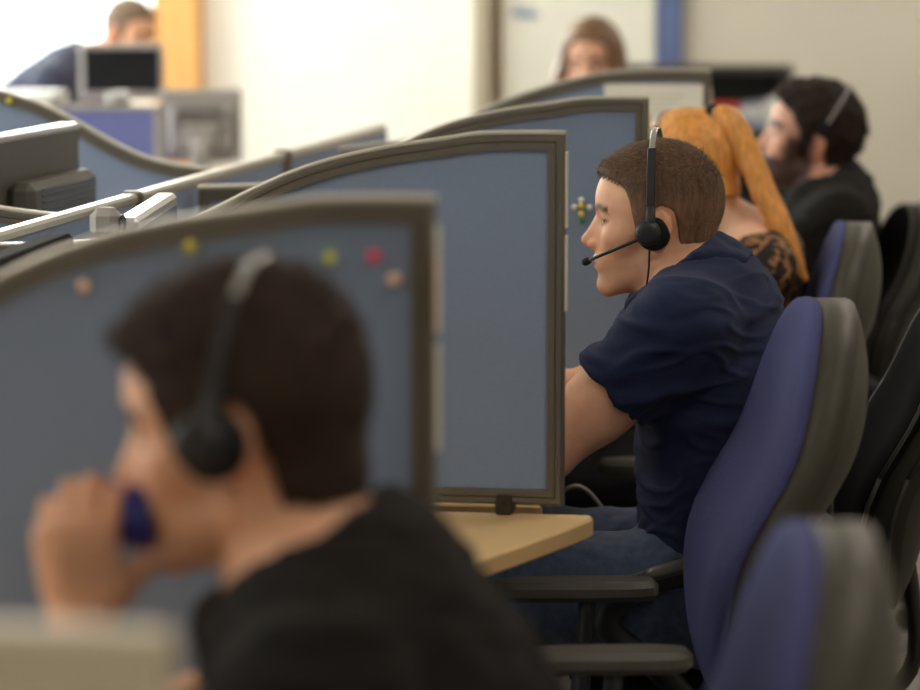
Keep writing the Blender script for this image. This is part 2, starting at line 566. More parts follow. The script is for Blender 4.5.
_perm = np.random.RandomState(5).permutation(512) % 256
_grad = np.random.RandomState(6).normal(size=(256, 3)); _grad /= np.linalg.norm(_grad, axis=1, keepdims=True)
def perlin(P):
    i = np.floor(P).astype(int); f = P - i
    u = f * f * f * (f * (f * 6 - 15) + 10)
    out = 0
    for dx in (0, 1):
        for dy in (0, 1):
            for dz in (0, 1):
                h = _perm[(_perm[(_perm[(i[:, 0] + dx) & 255] + i[:, 1] + dy) & 255] + i[:, 2] + dz) & 255]
                g = _grad[h]
                w = (u[:, 0] if dx else 1 - u[:, 0]) * (u[:, 1] if dy else 1 - u[:, 1]) * (u[:, 2] if dz else 1 - u[:, 2])
                out = out + w * ((f - np.array([dx, dy, dz])) * g).sum(1)
    return out

def sdf_obj(S, name, material, parent, sm=2, colfn=None, dispfn=None):
    V, Q = surface_nets(S)
    V = smooth(V, Q, sm)
    if dispfn is not None:
        Nn = normals(V, Q)
        V = V + Nn * dispfn(V, Nn)[:, None]
    me = bpy.data.meshes.new('mesh')
    nv, nq = len(V), len(Q)
    me.vertices.add(nv); me.vertices.foreach_set('co', V.astype(np.float32).ravel())
    me.loops.add(nq * 4); me.loops.foreach_set('vertex_index', Q.astype(np.int32).ravel())
    me.polygons.add(nq)
    me.polygons.foreach_set('loop_start', np.arange(0, nq * 4, 4, dtype=np.int32))
    me.polygons.foreach_set('use_smooth', np.ones(nq, bool))
    me.update(calc_edges=True)
    if colfn is not None:
        C = np.ones((nv, 4), np.float32); C[:, :3] = colfn(V)
        at = me.attributes.new('Col', 'FLOAT_COLOR', 'POINT')
        at.data.foreach_set('color', C.ravel())
    o = link(name, me, parent, material)
    return o, V, Q

LIN = lambda c: np.array(s2l(c)[:3])
SK = {'mid': (226, 172, 138), 'fg': (222, 169, 136), 'beard': (218, 166, 142), 'red': (234, 190, 158), 'woman': (218, 168, 140), 'far': (222, 170, 140)}
M_skin = mat_vcol('skin', .56, .28, sss=.12, bump=(260, .12), tint_noise=(60, .05, (1, 1, 1)))
M_hair = mat_vcol('hair', .62, .22, bump=(420, .5, (1, 1, .15)), tint_noise=(170, .35, (1, 1, .14)))
M_hair_long = mat_vcol('long_hair', .42, .45, bump=(240, .6, (1, 1, .06)), tint_noise=(120, .32, (1, 1, .05)))

# ------------------------------------------------------------------ head
def head_prims(S, F, fem=False, chin=1.0):
    j = .92 if fem else 1.0
    S.add(ell((-.004, 0, .045), (.098, .075, .088), F), .01)
    S.add(ell((.034, 0, .05), (.061, .062, .056), F), .02)
    S.add(ell((.043, 0, -.018), (.050, .058 * j, .072), F), .02)
    for sg in (1, -1):
        S.add(ell((.056, .045 * sg * j, -.010), (.025, .019, .020), F), .02)
        S.add(cone((.008, .052 * sg * j, -.050), (.074, .016 * sg, -.090 * chin), .017, .014, F), .022)
    S.add(ell((.076, 0, -.046), (.024, .031, .030), F), .018)
    S.add(ell((.038, 0, -.066), (.047, .042 * j, .030), F), .02)
    S.add(ell((.084, 0, -.089 * chin), (.015, .021, .0145), F), .014)
    for sg in (1, -1):
        S.add(cone((.085, .014 * sg, .034), (.073, .044 * sg, .034), .008 if not fem else .0065, .007, F), .012)
    for sg in (1, -1):
        S.add(ell((.097, .033 * sg, .016), (.017, .016, .0105), F), .012, 's')
        S.add(ell((.0735, .032 * sg, .016), (.0135, .0145, .0125), F), .004)
        S.add(ell((.088, .036 * sg, .0145), (.006, .0130, .0034), F), .002, 's')
    S.add(ell((.090, 0, -.006), (.015, .017, .022), F), .012)
    S.add(cone((.088, 0, .024), (.113, 0, -.013), .0072, .0085, F), .009)
    S.add(ell((.1135, 0, -.017), (.0095, .0095, .0085), F), .006)
    for sg in (1, -1):
        S.add(ell((.102, .0115 * sg, -.0215), (.0105, .0068, .0075), F), .005)
    S.add(cone((.112, 0, -.0235), (.098, 0, -.030), .004, .005, F), .005)
    S.add(ell((.0975, 0, -.0445), (.0085, .021, .0055), F), .005)
    S.add(ell((.0945, 0, -.0575), (.0090, .019, .0065), F), .005)
    S.add(ell((.1075, 0, -.0508), (.006, .02, .0016), F), .003, 's')
    # ears
    for sg in (1, -1):
        Re = rotm(-.18, sg * -.35, 0)
        S.add(ell((-.013, .080 * sg, .005), (.0205, .0085, .0325), F, Re), .006)
        S.add(ell((-.007, .091 * sg, .008), (.0115, .0075, .020), F, Re), .004, 's')
        S.add(ell((-.006, .079 * sg, -.020), (.010, .006, .012), F), .005)

def head_color(V, F, base, extra=None):
    """skin colours in head-local terms; returns (n,3) linear"""
    C = np.tile(LIN(base), (len(V), 1))
    q = F.invp(V); x, y, z = q[:, 0], q[:, 1], q[:, 2]
    near = (np.abs(x) < .16) & (np.abs(y) < .11) & (np.abs(z) < .17)
    def mixc(w, c):
        w = (np.clip(w, 0, 1) * near)[:, None]
        C[:] = C * (1 - w) + LIN(c) * w
    g = lambda cx, cy, cz, rx, ry, rz: np.exp(-(((x - cx) / rx) ** 2 + ((np.abs(y) - cy) / ry) ** 2 + ((z - cz) / rz) ** 2))
    mixc(.35 * g(.07, .045, -.015, .03, .022, .02), (206, 120, 96))          # cheeks
    mixc(.45 * g(.115, 0, -.017, .014, .014, .012), (204, 116, 92))          # nose tip
    mixc(.55 * g(-.008, .085, .0, .03, .014, .035), (212, 118, 92))          # ears
    lips = g(.103, 0, -.0515, .016, .019, .0085)
    mixc(1.6 * lips - .35, (176, 88, 78))
    mixc(1.5 * g(.108, 0, -.0508, .02, .02, .0018) - .3, (96, 44, 40))
    return C, (x, y, z, near, mixc, g)

def brow(mixc, g, x, y, z, c, a=1.0):
    yy = np.abs(y)
    line = .037 + .004 * np.clip((yy - .012) / .03, 0, 1) - .006 * np.clip((yy - .036) / .02, 0, 1)
    w = np.exp(-((z - line) / .0055) ** 2) * (yy > .010) * (yy < .055) * (x > .05)
    mixc(a * 1.7 * w, c)
    lash = np.exp(-((z - .0175) / .0038) ** 2) * np.exp(-((yy - .036) / .015) ** 4) * (x > .072)
    mixc(1.25 * lash, (70, 48, 40))

# ------------------------------------------------------------------ hands
def hand(S, wrist, f, n, thumb, curl=(.35, .45, .35), spread=.05, scale=1.0, tcurl=.3, topen=.9, k=.006):
    """wrist point, finger direction f, palm normal n (out of the palm), thumb side unit vector"""
    f = np.array(f, float); f /= np.linalg.norm(f)
    n = np.array(n, float); n -= f * (f @ n); n /= np.linalg.norm(n)
    s = np.cross(f, n); s = s if s @ np.array(thumb, float) > 0 else -s
    w = np.array(wrist, float); sc = scale
    pal = [w, w + f * .03 * sc, w + f * .065 * sc, w + f * .092 * sc]
    S.add(loft(pal, [.027 * sc, .036 * sc, .041 * sc, .039 * sc], [.019 * sc, .018 * sc, .016 * sc, .012 * sc], side=tuple(s), n=8), .012)
    S.add(ell(w + f * .035 * sc + s * .028 * sc + n * .010 * sc, (.02 * sc, .02 * sc, .02 * sc)), .015)
    LN = [(.044, .026, .021), (.049, .030, .022), (.045, .028, .022), (.036, .021, .019)]
    tips = []
    for i in range(4):
        off = (.030 - .020 * i)
        base = w + f * (.088 - (.006 if i in (0, 3) else 0)) * sc + s * off * sc
        ang = 0; p = base
        sd = s * (spread * (1.5 - i))
        r = (.0098 - (.0012 if i == 3 else 0)) * sc
        for jx in range(3):
            ang += curl[jx] if not isinstance(curl[0], (list, tuple)) else curl[i][jx]
            d = f * math.cos(ang) + n * math.sin(ang) + sd
            d /= np.linalg.norm(d)
            q = p + d * LN[i][jx] * sc
            S.add(cone(p, q, r, r * .9), .004)
            p = q; r *= .9
        tips.append(p)
    b = w + f * .028 * sc + s * .030 * sc + n * .008 * sc
    d = f * math.cos(topen) + s * math.sin(topen) * .7 + n * .45; d /= np.linalg.norm(d)
    p1 = b + d * .042 * sc
    d2 = d * math.cos(tcurl) + (f * .5 + n * .6) * math.sin(tcurl); d2 /= np.linalg.norm(d2)
    p2 = p1 + d2 * .033 * sc
    d3 = d2 * math.cos(tcurl) + (n) * math.sin(tcurl); d3 /= np.linalg.norm(d3)
    p3 = p2 + d3 * .026 * sc
    S.add(cone(b, p1, .0145 * sc, .012 * sc), .008)
    S.add(cone(p1, p2, .0118 * sc, .0105 * sc), .004)
    S.add(cone(p2, p3, .0108 * sc, .009 * sc), .004)
    return tips

# ------------------------------------------------------------------ person
def person(cfg):
    """cfg in a local frame: x forward, y left, z up, origin on the floor below the seat"""
    root = empty('person', (cfg['at'][0], cfg['at'][1], 0), cfg['rz'], cfg['label'], 'person', cfg.get('group'))
    h = cfg['h']
    F = Frame(cfg['head'], rotm(*cfg['head_rot']), cfg.get('hs', 1.0))
    T = cfg['torso']           # list of (point, half width, half depth)
    tp = [t[0] for t in T]; tw = [t[1] for t in T]; td = [t[2] for t in T]
    arms = cfg['arms']; legs = cfg['legs']
    fem = cfg.get('fem', False)
    allp = np.array(tp + [cfg['head']] + [p for a in arms for p in a[:3]] + [p for l in legs for p in l[:3]])
    lo = allp.min(0) - .2; hi = allp.max(0) + .24; lo[2] = min(lo[2], -.02)
    lo[2] = -.02
    S = SDF(lo, hi, h)
    head_prims(S, F, fem, cfg.get('chin', 1.0))
    nb = np.array(cfg['neck'])
    hb = F.p((-.022, 0, -.03))
    nr = .048 if fem else .057
    S.add(loft([hb, (hb + nb) / 2 + np.array((-.004, 0, 0)), nb, nb + np.array((-.012, 0, -.05))], [nr * .95, nr * .97, nr * 1.04, nr * 1.25], [nr * .98, nr * 1.0, nr * 1.04, nr * 1.1], n=9), .02)
    S.add(loft(tp, tw, td, p=2.3), .03)
    sr = cfg.get('sr', .056 if not fem else .046)
    for a in arms:
        sh, el, wr = [np.array(p, float) for p in a[:3]]
        # trapezius slope into the shoulder
        S.add(cone(nb + np.array((-.016, 0, -.016)), sh + np.array((-.004, 0, .010)), .040 if not fem else .034, sr * .85), .03)
        S.add(cone(sh, el, sr, sr * .72), .03)
        S.add(cone(sh + (el - sh) * .42, sh + (el - sh) * .62, sr * .83, sr * .8), .03)
        m = el + (wr - el) * .3
        S.add(cone(el, m, sr * .70, sr * .74), .015)
        S.add(cone(m, wr, sr * .74, sr * .47), .015)
        hd = a[3]
        hand(S, wr, hd['f'], hd['n'], hd['t'], hd.get('curl', (.3, .4, .3)), hd.get('spread', .05), hd.get('sc', 1.0 if not fem else .88), hd.get('tcurl', .3), hd.get('topen', .7))
    lr = .088 if not fem else .084
    for l in legs:
        hp, kn, an, toe = [np.array(p, float) for p in l]
        S.add(cone(hp, kn, lr, lr * .68), .03)
        S.add(cone(kn, kn + (an - kn) * .35, lr * .66, lr * .62), .02)
        S.add(cone(kn + (an - kn) * .35, an, lr * .62, lr * .42), .02)
        S.add(cone(an + np.array((0, 0, -.03)), toe, .036, .028), .02)
    if cfg.get('sculpt'): cfg['sculpt'](S, F)
    base = cfg['skin']
    def colfn(V):
        C, (x, y, z, near, mixc, g) = head_color(V, F, base)
        if cfg.get('paint'): cfg['paint'](mixc, g, x, y, z, near)
        return C
    sdf_obj(S, 'body', M_skin, root, 2, colfn)
    # eyes
    for sg in (1, -1):
        mb = MB(); c = F.p((.0735, .032 * sg, .0155))
        ax = F.R @ np.array((1, sg * .05, -.1)); ax /= np.linalg.norm(ax)
        Mq = Matrix.Translation(Vector(c)) @ Vector((0, 0, 1)).rotation_difference(Vector(ax)).to_matrix().to_4x4()
        r = .0122 * F.sc
        mb.lathe([(max(r * math.cos(t), 1e-5), r * math.sin(t)) for t in np.linspace(-1.5, 1.5, 13)], 20, Mq)
        e = mb.build('eye', M['eye_white'], root)
        mi = MB(); mi.lathe([(.0055 * F.sc, .95 * r), (.005 * F.sc, .985 * r), (.0024 * F.sc, 1.0 * r), (1e-5, 1.03 * r)], 18, Mq)
        mi.build('iris', M[cfg.get('iris', 'iris_brown')], e)
    # ---------------- trousers
    S = SDF(lo, hi, max(h, .006))
    S.add(loft(tp[:3], [w + .008 for w in tw[:3]], [d + .008 for d in td[:3]], p=2.3), .03)
    for l in legs:
        hp, kn, an, toe = [np.array(p, float) for p in l]
        S.add(cone(hp, kn, lr + .009, lr * .68 + .012), .03)
        S.add(cone(kn, an, lr * .66 + .014, lr * .5 + .016), .02)
    wz = cfg['waist']
    az = min(l[2][2] for l in legs) - .015
    wn = np.array(tp[2]) - np.array(tp[0]); wn = wn / np.linalg.norm(wn)
    S.cut(lambda X, Y, Z: np.maximum((X - wz[0]) * wn[0] + (Z - wz[2]) * wn[2], az - Z))
    def tdisp(V, N):
        return .0045 * (1 - 2 * np.abs(perlin(V * np.array((16, 10, 22)) + 3.1))) + .002 * perlin(V * 45)
    sdf_obj(S, 'trousers', M[cfg['trousers']], root, 2, None, tdisp)
    # ---------------- shoes
    for l in legs:
        an, toe = np.array(l[2], float), np.array(l[3], float)
        S = SDF(np.minimum(an, toe) - np.array((.12, .08, .12)), np.maximum(an, toe) + np.array((.12, .08, .1)), .006)
        d = toe - an; d[2] = 0; L = np.linalg.norm(d); d /= L
        a0 = np.array((an[0], an[1], 0)) - d * .045
        S.add(cone(a0 + np.array((0, 0, .045)), a0 + d * .1 + np.array((0, 0, .05)), .042, .042), .02)
        S.add(cone(a0 + d * .1 + np.array((0, 0, .045)), a0 + d * (L + .07) + np.array((0, 0, .032)), .043, .034), .03)
        S.add(cone((an[0], an[1], .05), (an[0], an[1], .10), .042, .045), .02)
        S.cut(lambda X, Y, Z: np.maximum(.014 - Z, Z - .105))
        so = sdf_obj(S, 'shoe', M['shoe'], root, 2)[0]
        sl = MB()
        out = []
        pd = np.array((-d[1], d[0], 0))
        for t in np.linspace(0, 2 * math.pi, 28, endpoint=False):
            u = (math.cos(t) + 1) / 2
            out.append((a0 + d * (u * (L + .145) - .045) + pd * math.sin(t) * (.038 + .012 * u))[:2])
        sl.prism(out, 0.001, .018, .003)
        sl.build('sole', M['sole'], so)
    # ---------------- shirt
    S = SDF(lo, hi, h)
    sp = cfg['shirt']
    th = sp.get('th', .0125)
    S.add(loft(tp, [w + th + sp.get('loose', 0) for w in tw], [d + th + sp.get('loose', 0) for d in td], p=2.3), .03)
    for a in arms:
        sh, el, wr = [np.array(p, float) for p in a[:3]]
        S.add(cone(nb + np.array((-.016, 0, -.016)), sh + np.array((-.004, 0, .010)), (.040 if not fem else .034) + th + .011, sr * .85 + th + .006), .03)
        fr = sp.get('sleeve', .55)
        dr = (el - sh) / np.linalg.norm(el - sh)
        if fr <= 1:
            e = sh + (el - sh) * fr
            S.add(cone(sh, sh + (el - sh) * (fr + .25), sr + th + .002, sr * .8 + th + sp.get('flare', .012), cap=(e, dr)), .03)
        else:
            S.add(cone(sh, el, sr + th, sr * .74 + th), .03)
            e = el + (wr - el) * (fr - 1)
            S.add(cone(el, wr, sr * .74 + th, sr * .5 + th, cap=(e, (wr - el))), .015)
    S.add(loft([nb + np.array((.004, 0, .02)), nb, nb + np.array((-.012, 0, -.05))], [nr * 1.0 + .004, nr * 1.06 + th + .003, nr * 1.25 + th + .011], [nr * 1.0 + .004, nr * 1.06 + th, nr * 1.15 + th + .006], n=6), .03)
    if sp.get('extra'): sp['extra'](S)
    # neck opening
    nd = F.p((-.02, 0, -.06)) - nb; nd[1] = 0; nd = nd / np.linalg.norm(nd)
    no = nb + nd * sp.get('neck_h', .012) 
    tilt = np.array(nd) + np.array((sp.get('neck_tilt', .35), 0, 0)); tilt /= np.linalg.norm(tilt)
    hem = cfg.get('hem', wz)
    def cutfn(X, Y, Z):
        a = (X - no[0]) * tilt[0] + (Y - no[1]) * tilt[1] + (Z - no[2]) * tilt[2]
        b = -((X - hem[0]) * wn[0] + (Z - hem[2]) * wn[2]) - .05
        qx = X - no[0]; qz = Z - no[2]; w = qx * tilt[0] + qz * tilt[2]
        rr = np.sqrt((qx - w * tilt[0]) ** 2 + (Y - no[1]) ** 2 + (qz - w * tilt[2]) ** 2)
        return np.maximum(np.minimum(a, sp.get('neck_w', .118) - rr), b)
    S2 = None
    if sp.get('collar'):
        S2 = SDF(lo, hi, h); S2.d = S.d.copy() - sp.get('collar_th', .0075)
        cr = sp.get('collar_r', .071); cu = sp.get('collar_up', .016); cl = sp.get('collar_low', .036)
        ax0 = (F.p((-.022, 0, -.05)) + nb) / 2
        def slab(X, Y, Z):
            px = X - no[0]; py = Y - no[1]; pz = Z - no[2]
            w = px * tilt[0] + py * tilt[1] + pz * tilt[2]
            rr = np.sqrt((px - w * tilt[0]) ** 2 + py ** 2 + (pz - w * tilt[2]) ** 2)
            return np.maximum(np.maximum(w - np.where(rr > .080, .024, cu * .3), -(w + cl + .10 * np.clip(px - .03, 0, .2))), rr - .122), w, rr
        sl, X, Y, Z = S2.win(lo, hi, 0)
        d, w, rr = slab(X, Y, Z)
        ring = np.maximum(np.abs(rr - cr - .40 * np.clip(-w, -.05, .1)) - .0065, np.maximum(w - cu, -(w + cl * .8)))
        S2.d = np.minimum(np.maximum(S2.d, d), ring).astype(np.float32)
    S.cut(cutfn)
    sd = cfg.get('seed', 1.7)
    fold = sp.get('fold', .006)
    def sdisp(V, N):
        q = V + .02 * np.stack([perlin(V * 8 + sd), perlin(V * 8 + 7 + sd), perlin(V * 8 + 13 + sd)], 1)
        n1 = perlin(q * np.array((5, 7, 15)) + sd); n2 = perlin(q * np.array((11, 9, 34)) + sd + 5); n3 = perlin(q * np.array((24, 16, 20)) + 9)
        rd = np.exp(-(n1 / .13) ** 2); rd2 = np.exp(-(n2 / .12) ** 2)
        w = np.clip((1.16 - V[:, 2]) / .2, .45, 1.2)
        return fold * w * (.8 * rd + .5 * rd2 - .35 + .35 * n3)
    so = sdf_obj(S, sp.get('name', 'shirt'), sp['mat'], root, 2, None, sdisp)[0]
    if S2 is not None:
        def cdisp(V, N):
            return .0035 * perlin(V * 30 + sd) + .0022 * perlin(V * np.array((60, 40, 90)) + 3)
        sdf_obj(S2, 'collar', sp['mat'], so, 1, None, cdisp)
    return root, F
M['eye_white'] = mat('eye_white', (228, 222, 214), .2)
M['iris_brown'] = mat('iris_brown', (60, 42, 30), .15)
M['iris_blue'] = mat('iris_blue', (84, 106, 124), .15)
M['navy_knit'] = mat('navy_knit', (36, 43, 70), .95, noise=(300, .12), bump=(900, .3), spec=.15, sheen=.05)
M['black_knit'] = mat('black_knit', (31, 29, 27), .95, noise=(300, .12), bump=(900, .25), spec=.1, sheen=.03)
M['dark_blue_knit'] = mat('dark_blue_knit', (48, 52, 72), .9, noise=(300, .1), bump=(800, .2))
M['pale_knit'] = mat('pale_knit', (206, 200, 192), .9, noise=(300, .1), bump=(800, .2))

# ------------------------------------------------------------------ hair
def hair_sdf(F, parent, polys, side, top, col, h=.004, mt=None, extra=None, disp=.002, fade=None, name='hair', up=None, sc=(170, 170, 26)):
    """close-cut hair: skull shell + crown volume, cut by a side-view outline in head coordinates"""
    c = np.array(F.c)
    S = SDF(c - .24 * F.sc, c + .24 * F.sc, h)
    S.add(ell((-.004, 0, .045), (.098 + side, .075 + side, .088 + side), F), .01)
    S.add(ell((.034, 0, .05), (.061 + side, .062 + side, .056 + side), F), .02)
    if top: 
        for t in top: S.add(ell(t[0], t[1], F), .02)
    nb = F.p((-.045, 0, -.05))
    S.add(ell((-.035, 0, -.03), (.055 + side, .055 + side, .06), F), .02)
    def cutp(X, Y, Z):
        x, y, z = F.inv(X, Y, Z)
        d = None
        for pl in polys:
            q = poly2d(pl, x, z)
            d = q if d is None else np.minimum(d, q)
        return d * F.sc
    S.cut(cutp)
    if extra: extra(S)
    cc = LIN(col)
    def colfn(V):
        C = np.tile(cc, (len(V), 1))
        if fade is not None:
            q = F.invp(V)
            w = fade[0](q)[:, None]
            C = C * (1 - w) + LIN(fade[1]) * w
        return C
    def dfn(V, N):
        q = F.invp(V)
        return disp * (perlin(q * 38) + .8 * perlin(q * np.array(sc)) + .5 * perlin(q * 90))
    return sdf_obj(S, name, mt or M_hair, parent, 2, colfn, dfn)

def strands(V, Q, F, parent, n, length, width, dirfn, col, name='strand_layer', seed=3, colfn=None):
    """short individual hairs standing on a hair surface, one mesh"""
    r = np.random.RandomState(seed)
    N = normals(V, Q)
    idx = r.randint(0, len(Q), n)
    b = r.dirichlet((1, 1, 1, 1), n)
    P = (V[Q[idx]] * b[:, :, None]).sum(1); NN = (N[Q[idx]] * b[:, :, None]).sum(1)
    q = F.invp(P)
    D = dirfn(q, r) @ F.R.T
    D = D - NN * np.clip((D * NN).sum(1), None, 0)[:, None]
    D = D + NN * .28 + r.normal(size=D.shape) * .22
    D /= np.linalg.norm(D, axis=1, keepdims=True)
    L = (length(q) * r.uniform(.6, 1.15, n))[:, None]
    sd = np.cross(D, NN); sd /= np.linalg.norm(sd, axis=1, keepdims=True) + 1e-9
    P0 = P - NN * .001
    P1 = P0 + D * L * .55 + NN * .0004
    P2 = P0 + D * L - NN * .12 * L
    w = width
    Vs = np.stack([P0 + sd * w, P0 - sd * w, P1 + sd * w * .8, P1 - sd * w * .8, P2], 1).reshape(-1, 3)
    o = np.arange(n) * 5
    f4 = np.stack([o, o + 1, o + 3, o + 2], 1); f3 = np.stack([o + 2, o + 3, o + 4], 1)
    me = bpy.data.meshes.new('mesh')
    me.from_pydata(Vs.tolist(), [], f4.tolist() + f3.tolist()); me.update()
    C = np.ones((n, 5, 4), np.float32)
    base = LIN(col) if colfn is None else colfn(q)
    C[:, :, :3] = (base * r.uniform(.55, 1.5, (n, 1)))[:, None, :] if colfn is not None else (base[None] * r.uniform(.55, 1.5, (n, 1)))[:, None, :]
    at = me.attributes.new('Col', 'FLOAT_COLOR', 'POINT'); at.data.foreach_set('color', C.ravel())
    return link(name, me, parent, M_hair)

# ================================================================== THE SETTING
# x to the right, y along the desk row away from the camera, z up
XL, XR, Y0, Y1, H = -5.2, 3.4, -1.6, 10.8, 2.75
def plane_struct(name, pts, m, parent=None):
    o = link(name, pydata(pts, [tuple(range(len(pts)))]), parent, m)
    o['kind'] = 'structure'
    return o
def box_struct(name, lo, hi, m, parent=None, bevel=.002):
    mb = MB(); mb.box([(a + b) / 2 for a, b in zip(lo, hi)], [b - a for a, b in zip(lo, hi)], bevel)
    o = mb.build(name, m, parent)
    if parent is None: o['kind'] = 'structure'
    return o
box_struct('floor', (XL - .2, Y0 - .2, -.1), (XR + .2, Y1 + .2, 0), M['carpet'])
box_struct('ceiling', (XL - .2, Y0 - .2, H), (XR + .2, Y1 + .2, H + .1), M['ceiling'])
box_struct('wall_right', (XR, Y0, 0), (XR + .15, Y1 + .15, H), M['wall_beige'])
box_struct('wall_front', (XL, Y0 - .15, 0), (XR, Y0, H), M['wall_beige'])
# far wall: window opening on the left, white plaster, then beige
WX0, WX1, WZ0, WZ1 = -4.9, -2.74, 1.06, 2.6
def wall_boxes(name, boxes, m):
    mb = MB()
    for lo, hi in boxes:
        mb.box([(a + b) / 2 for a, b in zip(lo, hi)], [b - a for a, b in zip(lo, hi)], .0005)
    o = mb.build(name, m); o['kind'] = 'structure'; return o
wall_boxes('wall_back', [((XL, Y1, 0), (WX0, Y1 + .15, H)), ((WX0, Y1, 0), (WX1, Y1 + .15, WZ0)), ((WX0, Y1, WZ1), (WX1, Y1 + .15, H)), ((WX1, Y1, 0), (-1.56, Y1 + .15, H))], M['wall_white'])
box_struct('wall_back_right', (-1.56, Y1, 0), (XR, Y1 + .15, H), M['wall_beige'])
# left wall with a long window
LY0, LY1 = 7.4, 10.5
wall_boxes('wall_left', [((XL - .15, Y0, 0), (XL, 2.0, H)), ((XL - .15, 2.0, 0), (XL, 5.4, .9)), ((XL - .15, 2.0, 2.5), (XL, 5.4, H)), ((XL - .15, 5.4, 0), (XL, LY0, H)), ((XL - .15, LY0, 0), (XL, LY1, .9)), ((XL - .15, LY0, 2.5), (XL, LY1, H)), ((XL - .15, LY1, 0), (XL, Y1 + .15, H))], M['wall_white'])
def window(name, p0, p1, axis, z0, z1, nm):
    """frame bars + pane; axis 0 runs along x, 1 along y"""
    fr = MB(); t = .05
    L0, L1 = (p0[axis], p1[axis])
    fix = p0[1 - axis]
    def bar(a0, a1, b0, b1):
        c = [0, 0, (b0 + b1) / 2]; c[axis] = (a0 + a1) / 2; c[1 - axis] = fix
        s = [0, 0, b1 - b0]; s[axis] = a1 - a0; s[1 - axis] = .06
        fr.box(c, s, .004)
    bar(L0, L1, z0, z0 + t); bar(L0, L1, z1 - t, z1)
    for i in range(nm + 1):
        x = L0 + (L1 - L0 - t) * i / nm
        bar(x, x + t, z0, z1)
    o = fr.build(name, M['lamp_frame']); o['kind'] = 'structure'
    pn = MB(); c = [0, 0, (z0 + z1) / 2]; c[axis] = (L0 + L1) / 2; c[1 - axis] = fix
    s = [0, 0, z1 - z0 - .04]; s[axis] = L1 - L0 - .04; s[1 - axis] = .006
    pn.box(c, s, .001)
    pn.build('window_pane', M['glass'], o)
    return o
window('window_1', (WX0, Y1 + .08), (WX1, Y1 + .08), 0, WZ0, WZ1, 1)
window('window_2', (XL - .07, LY0), (XL - .07, LY1), 1, .9, 2.5, 3)
window('window_3', (XL - .07, 2.0), (XL - .07, 5.4), 1, .9, 2.5, 3)
# oak pilaster beside the window, taupe jamb, blue strip
box_struct('trim_1', (-2.755, Y1 - .10, 0), (-2.585, Y1 + .001, H), M['wood_orange'], bevel=.004)
box_struct('trim_2', (-1.575, Y1 - .08, 0), (-1.512, Y1 + .001, H), M['taupe_paint'], bevel=.004)
box_struct('trim_3', (-.915, Y1 - .03, 0), (-.825, Y1 + .001, H), M['blue_paint'], bevel=.004)
box_struct('baseboard_back', (-.82, Y1 - .018, 0), (XR, Y1 + .001, .09), M['shelf_black'], bevel=.003)

# ceiling lights (recessed square lamps)
def ceiling_light(x, y, label):
    t = empty('ceiling_light', (x, y, H), 0, label, 'light', 'recessed ceiling lights')
    f = MB()
    for a, b, sx, sy in ((0, .31, .64, .02), (0, -.31, .64, .02), (.31, 0, .02, .6), (-.31, 0, .02, .6)):
        f.box((a, b, -.008), (sx, sy, .016), .002)
    f.build('frame', M['lamp_frame'], t)
    d = MB(); d.box((0, 0, -.006), (.6, .6, .008), .001); d.build('diffuser', M['lamp_diffuser'], t)
for x in (-2.4, .6):
    for y, nm in ((.2, 'behind the camera'), (2.6, 'above the near desks'), (5.0, 'above the middle desks'), (7.4, 'above the far desks'), (9.8, 'by the far wall')):
        ceiling_light(x, y, 'square white ceiling light %s, %s' % (nm, 'over the left desk row' if x < 0 else 'over the chairs and aisle'))

